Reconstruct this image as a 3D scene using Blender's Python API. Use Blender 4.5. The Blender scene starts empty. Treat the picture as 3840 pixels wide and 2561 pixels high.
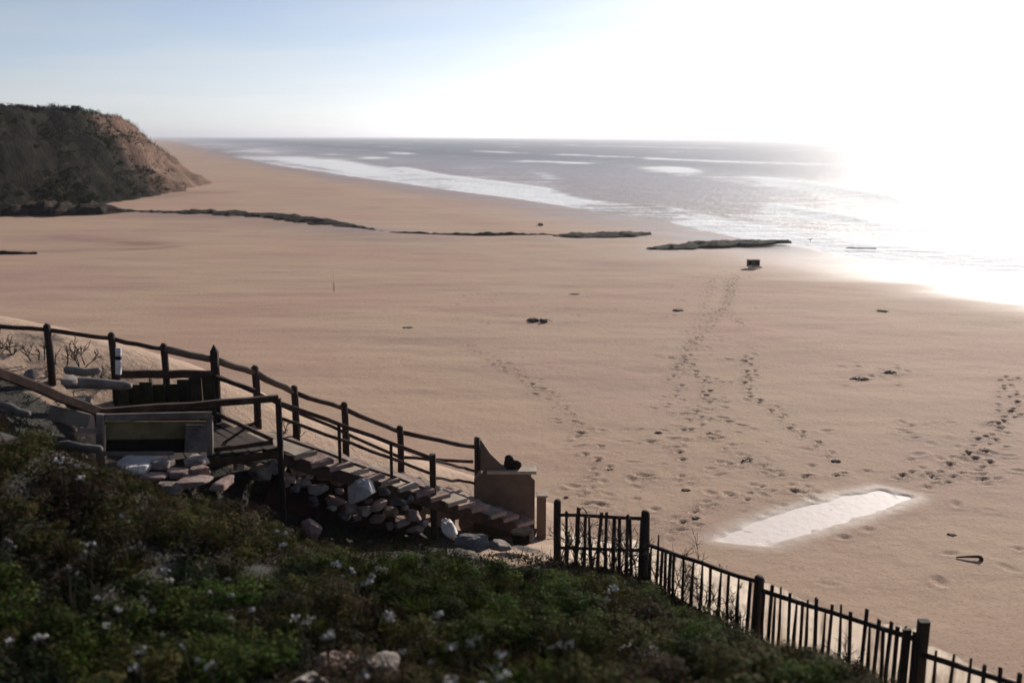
import bpy, math, random
import numpy as np
from mathutils import Vector, Matrix
random.seed(7)
rng = np.random.default_rng(7)
S = bpy.context.scene
COL = S.collection
R = math.radians

# ------------------------------------------------------------------ camera
CAM_H, PITCH, FPX = 8.0, R(11.62), 996.0
cam_d = bpy.data.cameras.new('camera')
cam = bpy.data.objects.new('camera', cam_d)
COL.objects.link(cam)
cam.location = (0, 0, CAM_H)
cam.rotation_euler = (R(90) - PITCH, 0, 0)
cam_d.sensor_width = 36
cam_d.lens = FPX * 36 / 1024
cam_d.clip_start = 0.1
cam_d.clip_end = 30000
cam_d.dof.use_dof = True
cam_d.dof.focus_distance = 24
cam_d.dof.aperture_fstop = .8
S.camera = cam


def ray(u, v):
    a = (u * .43556 - 512) / FPX
    b = (341 - v * .43556) / FPX
    return Vector((a, math.cos(PITCH) + b * math.sin(PITCH), -math.sin(PITCH) + b * math.cos(PITCH)))


def at(u, v, Y):            # a sighting of the photo at the surveyed distance Y
    d = ray(u, v)
    return Vector((0, 0, CAM_H)) + d * (Y / d.y)


def flat(u, v, z=0.0):      # a sighting on level ground
    d = ray(u, v)
    return Vector((0, 0, CAM_H)) + d * ((z - CAM_H) / d.z)


# ------------------------------------------------------------------ numpy noise
def vnoise(x, y, seed=0):
    x = np.asarray(x, float); y = np.asarray(y, float)
    xi = np.floor(x).astype(np.int64); yi = np.floor(y).astype(np.int64)
    fx = x - xi; fy = y - yi
    fx = fx * fx * (3 - 2 * fx); fy = fy * fy * (3 - 2 * fy)

    def h(a, b):
        n = (a * 374761393 + b * 668265263 + seed * 1442695041) & 0xffffffff
        n = ((n ^ (n >> 13)) * 1274126177) & 0xffffffff
        n = (n ^ (n >> 16)) & 0xffffffff
        return n / 4294967295.0
    return ((h(xi, yi) * (1 - fx) + h(xi + 1, yi) * fx) * (1 - fy)
            + (h(xi, yi + 1) * (1 - fx) + h(xi + 1, yi + 1) * fx) * fy) * 2 - 1


def fbm(x, y, oct=4, seed=0):
    s = 0; a = 1; t = 0
    for k in range(oct):
        s = s + a * vnoise(x * 2 ** k, y * 2 ** k, seed + k * 17); t += a; a *= .5
    return s / t


def sstep(a, b, x):
    t = np.clip((x - a) / (b - a), 0, 1)
    return t * t * (3 - 2 * t)


# ------------------------------------------------------------------ materials
def mat(name):
    m = bpy.data.materials.new(name); m.use_nodes = True
    nt = m.node_tree; bs = nt.nodes['Principled BSDF']
    return m, nt, bs


def node(nt, t, **kw):
    n = nt.nodes.new(t)
    for k, v in kw.items():
        setattr(n, k, v)
    return n


def noise(nt, vec, scale, detail=4, rough=.55, dist=0):
    n = node(nt, 'ShaderNodeTexNoise')
    n.inputs['Scale'].default_value = scale; n.inputs['Detail'].default_value = detail
    n.inputs['Roughness'].default_value = rough; n.inputs['Distortion'].default_value = dist
    nt.links.new(vec, n.inputs['Vector'])
    return n.outputs['Fac']


def ramp(nt, fac, stops):
    n = node(nt, 'ShaderNodeValToRGB')
    el = n.color_ramp.elements
    while len(el) < len(stops): el.new(.5)
    for e, (p, c) in zip(el, stops):
        e.position = p; e.color = (*c, 1) if len(c) == 3 else c
    nt.links.new(fac, n.inputs[0])
    return n.outputs[0]


def mix(nt, fac, a, b, mode='MIX'):
    n = node(nt, 'ShaderNodeMix', data_type='RGBA', blend_type=mode)
    for s, v in ((n.inputs[0], fac), (n.inputs[6], a), (n.inputs[7], b)):
        if isinstance(v, (int, float)): s.default_value = v
        elif isinstance(v, tuple): s.default_value = (*v, 1)
        else: nt.links.new(v, s)
    return n.outputs[2]


def math_(nt, op, a, b=0.0, clamp=False):
    n = node(nt, 'ShaderNodeMath', operation=op, use_clamp=clamp)
    for s, v in ((n.inputs[0], a), (n.inputs[1], b)):
        if isinstance(v, (int, float)): s.default_value = v
        else: nt.links.new(v, s)
    return n.outputs[0]


def bump(nt, bs, h, strength, dist):
    b = node(nt, 'ShaderNodeBump')
    b.inputs['Strength'].default_value = strength; b.inputs['Distance'].default_value = dist
    nt.links.new(h, b.inputs['Height']); nt.links.new(b.outputs[0], bs.inputs['Normal'])
    return b


def attr(nt, name):
    n = node(nt, 'ShaderNodeAttribute', attribute_name=name)
    return n


def coord(nt, kind='Object', scale=None):
    t = node(nt, 'ShaderNodeTexCoord').outputs[kind]
    if scale:
        mp = node(nt, 'ShaderNodeMapping'); mp.inputs['Scale'].default_value = scale
        nt.links.new(t, mp.inputs['Vector']); t = mp.outputs[0]
    return t


SAND_A, SAND_B, SAND_C = (.410, .252, .186), (.430, .295, .202), (.390, .252, .198)


def sand_color(nt, vec, vecs):
    big = noise(nt, vec, .045, 4, .5)
    c = ramp(nt, big, [(.36, SAND_A), (.52, SAND_B), (.66, SAND_C)])
    streak = noise(nt, vecs, .25, 5, .6)
    c = mix(nt, math_(nt, 'MULTIPLY', ramp(nt, streak, [(.45, (0, 0, 0)), (.72, (1, 1, 1))]), .35), c, (.25, .155, .125))
    fine = noise(nt, vec, 9, 5, .7)
    c = mix(nt, 1.0, c, ramp(nt, fine, [(.25, (.88, .87, .87)), (.75, (1.09, 1.09, 1.09))]), 'MULTIPLY')
    return c, fine


def make_sand():
    m, nt, bs = mat('beach_sand')
    vec = coord(nt); vecs = coord(nt, 'Object', (.35, 1.6, 1))
    c, fine = sand_color(nt, vec, vecs)
    grain = noise(nt, vec, 38, 3, .7)
    spk = ramp(nt, noise(nt, vec, 16, 3, .8), [(.33, (.45, .42, .4)), (.41, (1, 1, 1))])
    c = mix(nt, 1.0, c, spk, 'MULTIPLY')
    wet = attr(nt, 'wet').outputs['Fac']
    pale = attr(nt, 'pale').outputs['Fac']
    red = attr(nt, 'red').outputs['Fac']
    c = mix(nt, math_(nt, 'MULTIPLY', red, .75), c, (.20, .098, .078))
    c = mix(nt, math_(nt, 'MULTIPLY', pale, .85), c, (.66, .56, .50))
    gt = attr(nt, 'grit').outputs['Fac']
    sp2 = ramp(nt, noise(nt, vec, 13, 4, .85), [(.42, (1, 1, 1)), (.50, (0, 0, 0))])
    c = mix(nt, math_(nt, 'MULTIPLY', math_(nt, 'MULTIPLY', gt, sp2), .8, True), c, (.09, .06, .05))
    dk = mix(nt, 1.0, c, (.62, .62, .66), 'MULTIPLY')
    c = mix(nt, wet, c, dk)
    nt.links.new(c, bs.inputs['Base Color'])
    rg = node(nt, 'ShaderNodeMapRange')
    rg.inputs['To Min'].default_value = .9; rg.inputs['To Max'].default_value = .25
    nt.links.new(wet, rg.inputs['Value']); nt.links.new(rg.outputs[0], bs.inputs['Roughness'])
    nt.links.new(math_(nt, 'ADD', .12, math_(nt, 'MULTIPLY', wet, .3)), bs.inputs['Specular IOR Level'])
    h = math_(nt, 'ADD', math_(nt, 'MULTIPLY', noise(nt, vec, 5, 5, .65), 1.0), math_(nt, 'MULTIPLY', grain, .25))
    b = bump(nt, bs, h, .55, .05)
    st = math_(nt, 'SUBTRACT', .42, math_(nt, 'MULTIPLY', wet, .36))
    nt.links.new(st, b.inputs['Strength'])
    return m


def make_dune():
    m, nt, bs = mat('dune_soil')
    vec = coord(nt); vecs = coord(nt, 'Object', (.35, 1.6, 1))
    c, fine = sand_color(nt, vec, vecs)
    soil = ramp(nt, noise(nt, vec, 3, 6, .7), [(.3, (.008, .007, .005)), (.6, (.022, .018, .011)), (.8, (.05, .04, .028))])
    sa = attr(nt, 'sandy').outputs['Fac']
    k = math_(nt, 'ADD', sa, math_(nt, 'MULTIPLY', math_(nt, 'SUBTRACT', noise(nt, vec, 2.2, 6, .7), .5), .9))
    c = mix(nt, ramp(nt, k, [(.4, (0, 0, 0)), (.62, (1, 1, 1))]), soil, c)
    nt.links.new(c, bs.inputs['Base Color']); bs.inputs['Roughness'].default_value = .9
    bump(nt, bs, noise(nt, vec, 7, 7, .7), .8, .08)
    return m


def make_rough(name, stops, scale=3, bscale=9, bstr=.6, bdist=.03, rough=.85, stretch=None, spec=.3):
    m, nt, bs = mat(name)
    vec = coord(nt, 'Object', stretch)
    oi = node(nt, 'ShaderNodeObjectInfo')
    ad = node(nt, 'ShaderNodeVectorMath', operation='ADD')
    nt.links.new(vec, ad.inputs[0])
    sc = node(nt, 'ShaderNodeVectorMath', operation='SCALE'); sc.inputs['Scale'].default_value = 1.0
    cb = node(nt, 'ShaderNodeCombineXYZ')
    for k in range(3): nt.links.new(math_(nt, 'MULTIPLY', oi.outputs['Random'], 17.0 + 5 * k), cb.inputs[k])
    nt.links.new(cb.outputs[0], ad.inputs[1])
    vec = ad.outputs[0]
    c = ramp(nt, noise(nt, vec, scale, 6, .65), stops)
    v = math_(nt, 'ADD', .82, math_(nt, 'MULTIPLY', oi.outputs['Random'], .36))
    hs = node(nt, 'ShaderNodeHueSaturation'); nt.links.new(v, hs.inputs['Value']); nt.links.new(c, hs.inputs['Color'])
    nt.links.new(hs.outputs[0], bs.inputs['Base Color'])
    bs.inputs['Roughness'].default_value = rough; bs.inputs['Specular IOR Level'].default_value = spec
    bump(nt, bs, noise(nt, vec, bscale, 6, .7), bstr, bdist)
    return m


def make_leaf(name, transl=.25):
    m, nt, bs = mat(name)
    a = attr(nt, 'tint').outputs['Color']
    oi = node(nt, 'ShaderNodeObjectInfo')
    hs = node(nt, 'ShaderNodeHueSaturation'); nt.links.new(a, hs.inputs['Color'])
    nt.links.new(math_(nt, 'ADD', .42, math_(nt, 'MULTIPLY', oi.outputs['Random'], .5)), hs.inputs['Value'])
    nt.links.new(math_(nt, 'ADD', .485, math_(nt, 'MULTIPLY', oi.outputs['Random'], .03)), hs.inputs['Hue'])
    nt.links.new(hs.outputs[0], bs.inputs['Base Color'])
    bs.inputs['Roughness'].default_value = .8; bs.inputs['Specular IOR Level'].default_value = .04
    tr = node(nt, 'ShaderNodeBsdfTranslucent'); nt.links.new(hs.outputs[0], tr.inputs[0])
    mx = node(nt, 'ShaderNodeMixShader'); mx.inputs[0].default_value = transl
    nt.links.new(bs.outputs[0], mx.inputs[1]); nt.links.new(tr.outputs[0], mx.inputs[2])
    nt.links.new(mx.outputs[0], nt.nodes['Material Output'].inputs[0])
    return m


def make_sunlit_panel():
    m, nt, bs = mat('sunlit_sand_panel')  # translucent pale colour stands in for sunlit sand behind the fence
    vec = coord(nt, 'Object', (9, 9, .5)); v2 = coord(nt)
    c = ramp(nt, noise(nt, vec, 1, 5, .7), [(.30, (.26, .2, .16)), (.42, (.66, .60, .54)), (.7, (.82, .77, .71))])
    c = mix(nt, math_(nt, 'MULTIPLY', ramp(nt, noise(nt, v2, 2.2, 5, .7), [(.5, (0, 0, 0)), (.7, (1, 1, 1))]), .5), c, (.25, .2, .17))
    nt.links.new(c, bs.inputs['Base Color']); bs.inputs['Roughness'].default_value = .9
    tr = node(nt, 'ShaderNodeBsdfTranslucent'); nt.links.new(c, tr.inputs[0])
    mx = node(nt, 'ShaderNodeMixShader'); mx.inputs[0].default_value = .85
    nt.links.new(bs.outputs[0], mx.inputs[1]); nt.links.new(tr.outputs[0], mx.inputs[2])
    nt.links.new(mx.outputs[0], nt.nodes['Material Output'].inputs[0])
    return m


def make_sea():
    m, nt, bs = mat('sea_water')
    vec = coord(nt)
    shore = attr(nt, 'shore').outputs['Fac']     # metres seaward of the waterline
    vs = coord(nt, 'Object', (.22, 1.3, 1))
    foam_n = noise(nt, vs, .2, 8, .68, .5)
    lace = noise(nt, vec, .9, 6, .75)
    env = attr(nt, 'foam').outputs['Fac']
    f = math_(nt, 'ADD', math_(nt, 'MULTIPLY', env, .52), math_(nt, 'ADD', math_(nt, 'MULTIPLY', foam_n, 1.25), math_(nt, 'MULTIPLY', lace, .8)))
    foam = ramp(nt, math_(nt, 'MULTIPLY', f, .5), [(.60, (0, 0, 0)), (.70, (1, 1, 1))])
    deep = ramp(nt, math_(nt, 'DIVIDE', shore, 110.0, True), [(0, (.34, .28, .26)), (.5, (.30, .275, .30)), (1, (.155, .152, .178))])
    nt.links.new(mix(nt, foam, deep, (.80, .80, .80)), bs.inputs['Base Color'])
    bs.inputs['IOR'].default_value = 1.33; bs.inputs['Specular IOR Level'].default_value = .32
    rg = node(nt, 'ShaderNodeMapRange'); rg.inputs['To Min'].default_value = .46; rg.inputs['To Max'].default_value = .8
    nt.links.new(foam, rg.inputs['Value']); nt.links.new(rg.outputs[0], bs.inputs['Roughness'])
    w = math_(nt, 'ADD', noise(nt, coord(nt, 'Object', (.5, 1.2, 1)), .35, 6, .6), math_(nt, 'MULTIPLY', noise(nt, vec, 1.7, 4, .6), .3))
    bump(nt, bs, w, .9, .7)
    return m


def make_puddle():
    m, nt, bs = mat('pool_brightness_film')
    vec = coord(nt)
    bs.inputs['Base Color'].default_value = (.72, .62, .56, 1)  # opaque pale base carries the bright light coming off the pool
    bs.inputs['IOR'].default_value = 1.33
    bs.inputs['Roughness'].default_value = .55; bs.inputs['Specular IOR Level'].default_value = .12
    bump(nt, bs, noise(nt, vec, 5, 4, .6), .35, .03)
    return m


M = dict(
    sand=make_sand(), dune=make_dune(), sea=make_sea(), puddle=make_puddle(), sunlit_panel=make_sunlit_panel(),
    wood=make_rough('dark_weathered_timber', [(.3, (.016, .010, .008)), (.55, (.042, .025, .019)), (.8, (.085, .052, .040))], 2.5, 14, .7, .012, .85, (6, 6, .8)),
    beam=make_rough('dark_rail_timber', [(.3, (.020, .010, .007)), (.55, (.058, .030, .020)), (.8, (.12, .068, .048))], 4, 14, .7, .012, .85),
    palewood=make_rough('grey_weathered_board', [(.3, (.10, .08, .065)), (.55, (.20, .165, .14)), (.8, (.30, .26, .22))], 3, 14, .5, .01, .85),
    yellow=make_rough('ochre_board', [(.3, (.10, .075, .035)), (.6, (.21, .165, .08)), (.8, (.27, .22, .12))], 2, 12, .4, .01, .85),
    white=make_rough('white_paint', [(.3, (.42, .40, .38)), (.6, (.66, .64, .60))], 4, 12, .3, .01, .6),
    stone=make_rough('pale_stone', [(.28, (.12, .095, .08)), (.5, (.30, .245, .21)), (.75, (.46, .40, .36))], 3.5, 10, .9, .04, .9),
    pinkstone=make_rough('pink_stone', [(.28, (.12, .08, .065)), (.5, (.30, .20, .165)), (.75, (.43, .32, .27))], 3.5, 10, .9, .04, .9),
    whitestone=make_rough('white_stone', [(.25, (.35, .30, .27)), (.5, (.62, .56, .52)), (.75, (.74, .70, .66))], 3, 9, .8, .03, .9),
    greystone=make_rough('grey_stone', [(.28, (.05, .045, .042)), (.5, (.14, .125, .115)), (.75, (.25, .23, .21))], 3.5, 10, .9, .04, .9),
    shade_rock=make_rough('dark_rock_and_shade', [(.3, (.009, .006, .004)), (.55, (.026, .016, .012)), (.8, (.075, .048, .035))], .9, 3, 1, .12, .95, None, .1),  # near-black colour carries the beach shade bands; real rocks share it
    weed=make_rough('dry_seaweed', [(.3, (.03, .02, .014)), (.6, (.09, .06, .045))], 8, 16, .8, .02, .8),
    plaster=make_rough('brown_render', [(.3, (.10, .066, .046)), (.55, (.165, .112, .08)), (.8, (.21, .15, .11))], 1.6, 16, .35, .01, .9),
    coping=make_rough('pale_coping', [(.3, (.25, .19, .14)), (.6, (.42, .34, .26))], 3, 12, .4, .01, .9),
    twig=make_rough('dry_twig', [(.3, (.020, .014, .010)), (.6, (.055, .038, .028))], 6, 20, .4, .005, .9),
    leaf=make_leaf('scrub_leaf'),
    petal=make_rough('white_petal', [(.3, (.30, .29, .27)), (.7, (.52, .51, .48))], 9, 20, .2, .005, .8),
    black=make_rough('blackened_board', [(.3, (.006, .005, .004)), (.7, (.02, .014, .011))], 4, 14, .5, .01, .8),
    gull=make_rough('grey_plumage', [(.3, (.25, .25, .26)), (.7, (.5, .5, .5))], 6, 20, .2, .005, .8),
    moss=make_rough('mossy_board', [(.3, (.012, .010, .006)), (.5, (.032, .028, .014)), (.7, (.060, .052, .03))], 2.2, 9, .8, .02, .95),
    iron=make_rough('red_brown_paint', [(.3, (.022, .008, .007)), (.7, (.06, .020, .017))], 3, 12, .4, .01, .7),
)


# ------------------------------------------------------------------ mesh building
class MB:
    def __init__(s):
        s.v = []; s.f = []; s.c = []

    def add(s, vs, fs, col=None):
        o = len(s.v)
        s.v.extend([tuple(p) for p in vs]); s.f.extend([tuple(i + o for i in f) for f in fs])
        if col is not None: s.c.extend([col] * len(vs))

    def beam(s, p, q, w, h, up=(0, 0, 1), seg=1, jit=0.0, taper=1.0, cap=0.0):
        p = Vector(p); q = Vector(q); d = (q - p).normalized()
        up = Vector(up)
        if abs(d.dot(up)) > .95: up = Vector((0, 1, 0))
        sx = d.cross(up).normalized(); sz = sx.cross(d).normalized()
        vs = []
        for k in range(seg + 1):
            t = k / seg; c = p.lerp(q, t)
            if 0 < k < seg or jit: c = c + Vector((random.gauss(0, jit), random.gauss(0, jit), random.gauss(0, jit)))
            f = 1 + (taper - 1) * t
            bx, bz = w / 2 * f, h / 2 * f
            b = min(bx, bz) * .22
            for ax, az in ((-bx + b, -bz), (bx - b, -bz), (bx, -bz + b), (bx, bz - b), (bx - b, bz), (-bx + b, bz), (-bx, bz - b), (-bx, -bz + b)):
                vs.append(c + sx * ax + sz * az)
        fs = [tuple(range(7, -1, -1)), tuple(seg * 8 + i for i in range(8))]
        for k in range(seg):
            for i in range(8):
                j = (i + 1) % 8
                fs.append((k * 8 + i, k * 8 + j, (k + 1) * 8 + j, (k + 1) * 8 + i))
        if cap:
            n = len(vs); vs.append(q + d * cap)
            fs.pop(1)
            for i in range(8): fs.append((seg * 8 + i, seg * 8 + (i + 1) % 8, n))
        s.add(vs, fs)

    def box(s, lo, hi):
        x0, y0, z0 = lo; x1, y1, z1 = hi
        s.beam(((x0 + x1) / 2, y0, (z0 + z1) / 2), ((x0 + x1) / 2, y1, (z0 + z1) / 2), x1 - x0, z1 - z0)

    def tube(s, pts, rad, n=6, col=None):
        pts = [Vector(p) for p in pts]
        if isinstance(rad, (int, float)): rad = [rad] * len(pts)
        vs = []; fs = []
        ref = Vector((.31, .2, .93))
        for k, p in enumerate(pts):
            d = (pts[min(k + 1, len(pts) - 1)] - pts[max(k - 1, 0)])
            d = d.normalized() if d.length > 1e-9 else Vector((0, 0, 1))
            a = d.cross(ref)
            if a.length < .05: a = d.cross(Vector((1, 0, 0)))
            a.normalize(); b = d.cross(a)
            for i in range(n):
                t = 2 * math.pi * i / n
                vs.append(p + (a * math.cos(t) + b * math.sin(t)) * rad[k])
        for k in range(len(pts) - 1):
            for i in range(n):
                j = (i + 1) % n
                fs.append((k * n + i, k * n + j, (k + 1) * n + j, (k + 1) * n + i))
        fs.append(tuple(range(n - 1, -1, -1))); fs.append(tuple((len(pts) - 1) * n + i for i in range(n)))
        s.add(vs, fs, col)

    def lump(s, c, r, e=.6, seed=0, amp=.15, freq=1.6, nu=16, nv=10, rz=0.0, tilt=0.0, cut=0):
        """a stone: squarish rounded solid with an uneven skin"""
        c = Vector(c); vs = []; fs = []
        rm = Matrix.Rotation(rz, 3, 'Z') @ Matrix.Rotation(tilt, 3, 'X')
        sg = lambda x: math.copysign(abs(x) ** e, x)
        from mathutils import noise as mn
        for j in range(nv + 1):
            ph = -math.pi / 2 + math.pi * j / nv
            for i in range(nu):
                th = 2 * math.pi * i / nu
                p = Vector((sg(math.cos(ph)) * sg(math.cos(th)), sg(math.cos(ph)) * sg(math.sin(th)), sg(math.sin(ph))))
                n = mn.fractal(p * freq + Vector((seed * 3.7, seed * 1.3, seed)), 1, 2, 4)
                p = p * (1 + amp * n)
                vs.append(c + rm @ Vector((p.x * r[0], p.y * r[1], p.z * r[2])))
        if cut:
            rs = random.Random(seed * 31 + 5)
            for _ in range(cut):
                a = Vector((rs.gauss(0, 1), rs.gauss(0, 1), rs.gauss(0, .8))).normalized()
                ext = max(abs(a.x) * r[0], abs(a.y) * r[1], abs(a.z) * r[2]) * rs.uniform(.62, .98)
                for q in range(len(vs)):
                    dd = (vs[q] - c).dot(a)
                    if dd > ext: vs[q] = vs[q] - a * (dd - ext) * .93
        for j in range(nv):
            for i in range(nu):
                k = (i + 1) % nu
                fs.append((j * nu + i, j * nu + k, (j + 1) * nu + k, (j + 1) * nu + i))
        s.add(vs, fs)

    def build(s, name, m, parent=None, smooth=False):
        me = bpy.data.meshes.new(name)
        me.from_pydata([tuple(p) for p in s.v], [], s.f)
        me.materials.append(m)
        if s.c and len(s.c) == len(s.v):
            a = me.color_attributes.new('tint', 'FLOAT_COLOR', 'POINT')
            a.data.foreach_set('color', np.array([(*c, 1) for c in s.c], 'f').ravel())
        if smooth: me.polygons.foreach_set('use_smooth', [True] * len(me.polygons))
        me.update()
        o = bpy.data.objects.new(name, me)
        COL.objects.link(o)
        if parent is not None:
            o.parent = parent
            o.location = -Vector(parent.location) if parent.get('abs') else (0, 0, 0)
        return o


def tag(o, label=None, cat=None, group=None, kind=None):
    for k, v in (('label', label), ('category', cat), ('group', group), ('kind', kind)):
        if v: o[k] = v
    return o


def thing(name, label, cat, loc=(0, 0, 0), group=None, absolute=False):
    o = bpy.data.objects.new(name, None); COL.objects.link(o)
    o.location = loc; o.empty_display_size = .2
    if absolute: o['abs'] = 1      # its parts are given in world coordinates
    return tag(o, label, cat, group)


def copy_thing(src, loc, rz, sc):
    c = src.copy(); COL.objects.link(c)
    c.location = loc; c.rotation_euler = (0, 0, rz); c.scale = sc if not isinstance(sc, float) else (sc, sc, sc)
    for ch in src.children:
        k = ch.copy(); COL.objects.link(k); k.parent = c
    return c


def grid_mesh(name, xs, ys, zf, m, attrs=None, smooth=True):
    X, Y = np.meshgrid(xs, ys)
    Z, at_ = zf(X, Y)
    nx, ny = len(xs), len(ys)
    co = np.stack([X, Y, Z], -1).reshape(-1, 3)
    idx = np.arange(nx * ny).reshape(ny, nx)
    q = np.stack([idx[:-1, :-1], idx[:-1, 1:], idx[1:, 1:], idx[1:, :-1]], -1).reshape(-1, 4)
    me = bpy.data.meshes.new(name)
    me.vertices.add(len(co)); me.vertices.foreach_set('co', co.ravel().astype('f'))
    me.loops.add(q.size); me.loops.foreach_set('vertex_index', q.ravel().astype('i'))
    me.polygons.add(len(q)); me.polygons.foreach_set('loop_start', np.arange(0, q.size, 4, dtype='i'))
    me.polygons.foreach_set('loop_total', np.full(len(q), 4, 'i'))
    me.polygons.foreach_set('use_smooth', np.full(len(q), smooth))
    for k, a in at_.items():
        t = me.attributes.new(k, 'FLOAT', 'POINT'); t.data.foreach_set('value', a.ravel().astype('f'))
    me.materials.append(m); me.update(); me.validate()
    o = bpy.data.objects.new(name, me); COL.objects.link(o)
    return o


# ------------------------------------------------------------------ the beach
SEA_Z = -.35
SHORE = np.array([(-3500, 9000), (-1000, 3000), (-275, 880), (-106, 390), (-36, 222), (0, 137), (14.5, 100), (20.5, 78), (25, 69), (31, 61), (33.5, 54), (44, 45), (70, 37), (140, 25), (600, -40), (3000, -600)], float)


def seg_dist(px, py, poly):
    best = np.full(np.shape(px), 1e9); side = np.zeros(np.shape(px))
    for (ax, ay), (bx, by) in zip(poly[:-1], poly[1:]):
        dx, dy = bx - ax, by - ay; L = dx * dx + dy * dy
        t = np.clip(((px - ax) * dx + (py - ay) * dy) / L, 0, 1)
        qx, qy = ax + t * dx, ay + t * dy
        d = np.hypot(px - qx, py - qy)
        cr = dx * (py - ay) - dy * (px - ax)
        m = d < best
        best = np.where(m, d, best); side = np.where(m, np.sign(cr), side)
    return best * side          # positive on the sea side


def shore_dist(x, y):
    s = seg_dist(x, y, SHORE)
    w = np.clip(np.hypot(x, y) / 60, .5, 6)
    return s + w * 1.2 * fbm(x / (9 * w), y / (9 * w), 3, 5)


def prints():
    out = []

    def trail(pts, stride=.55, jit=.1, depth=.05, both=True):
        P = [flat(*p) for p in pts]; side = 1
        for a, b in zip(P[:-1], P[1:]):
            L = (b - a).length; n = max(1, int(L / stride)); d = (b - a) / L
            for k in range(n):
                p = a.lerp(b, (k + random.random() * .3) / n)
                side = -side
                nrm = Vector((-d.y, d.x, 0))
                p = p + nrm * (side * .11 + random.gauss(0, jit)) + d * random.gauss(0, jit)
                out.append((p.x, p.y, math.atan2(d.y, d.x) + random.gauss(0, .25), .125 * random.uniform(.75, 1.25), .062 * random.uniform(.75, 1.3), depth * random.uniform(.45, 1.15)))
    trail([(1065, 790), (1200, 870), (1290, 930), (1380, 1050)], .5, .16, .05)
    trail([(1130, 810), (1230, 880), (1330, 980)], .6, .2, .04)
    trail([(1690, 630), (1668, 700), (1590, 790), (1570, 830), (1625, 870), (1620, 930), (1590, 985), (1640, 1005), (1720, 1055), (1800, 1105)], .42, .07, .075)
    trail([(1670, 640), (1672, 715), (1715, 752)], .5, .06, .06)
    trail([(1715, 815), (1718, 900), (1790, 950), (1850, 1000), (1920, 1060)], .42, .07, .07)
    trail([(1640, 640), (1605, 740), (1570, 830), (1540, 900), (1550, 960)], .5, .15, .05)
    trail([(1590, 985), (1550, 1050), (1580, 1120)], .5, .1, .05)
    trail([(2310, 860), (2300, 950), (2240, 1030), (2140, 1080), (2060, 1100)], .4, .14, .08)
    trail([(2340, 900), (2290, 1010), (2230, 1090), (2120, 1110)], .42, .16, .08)
    trail([(1380, 1050), (1350, 1140)], .4, .15, .06)
    trail([(1500, 1240), (1650, 1160), (1850, 1090), (2080, 1095), (2330, 1100)], .4, .18, .06)
    for (u0, u1, v0, v1, n) in ((1280, 1900, 980, 1220, 90), (1880, 2100, 830, 890, 22), (1030, 1350, 670, 760, 24), (1520, 1740, 600, 1000, 70), (2060, 2351, 960, 1120, 40), (1800, 2351, 1150, 1350, 12), (1400, 2351, 640, 1000, 20)):
        for _ in range(n):
            p = flat(random.uniform(u0, u1), random.uniform(v0, v1))
            out.append((p.x, p.y, random.uniform(0, 6.3), random.uniform(.09, .22), random.uniform(.06, .11), random.uniform(.01, .04)))
    return out


PRINTS = prints()
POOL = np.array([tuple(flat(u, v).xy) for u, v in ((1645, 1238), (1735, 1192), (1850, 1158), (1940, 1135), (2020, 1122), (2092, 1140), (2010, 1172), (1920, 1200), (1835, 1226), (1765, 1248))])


def in_poly(x, y, P):
    ins = np.zeros(np.shape(x), bool)
    for (ax, ay), (bx, by) in zip(P, np.roll(P, -1, 0)):
        c = ((ay > y) != (by > y)) & (x < (bx - ax) * (y - ay) / (by - ay + 1e-12) + ax)
        ins ^= c
    return ins


def poly_sd(x, y, P):
    d = np.abs(seg_dist(x, y, np.vstack([P, P[:1]])))
    return np.where(in_poly(x, y, P), d, -d)     # positive inside


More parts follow.
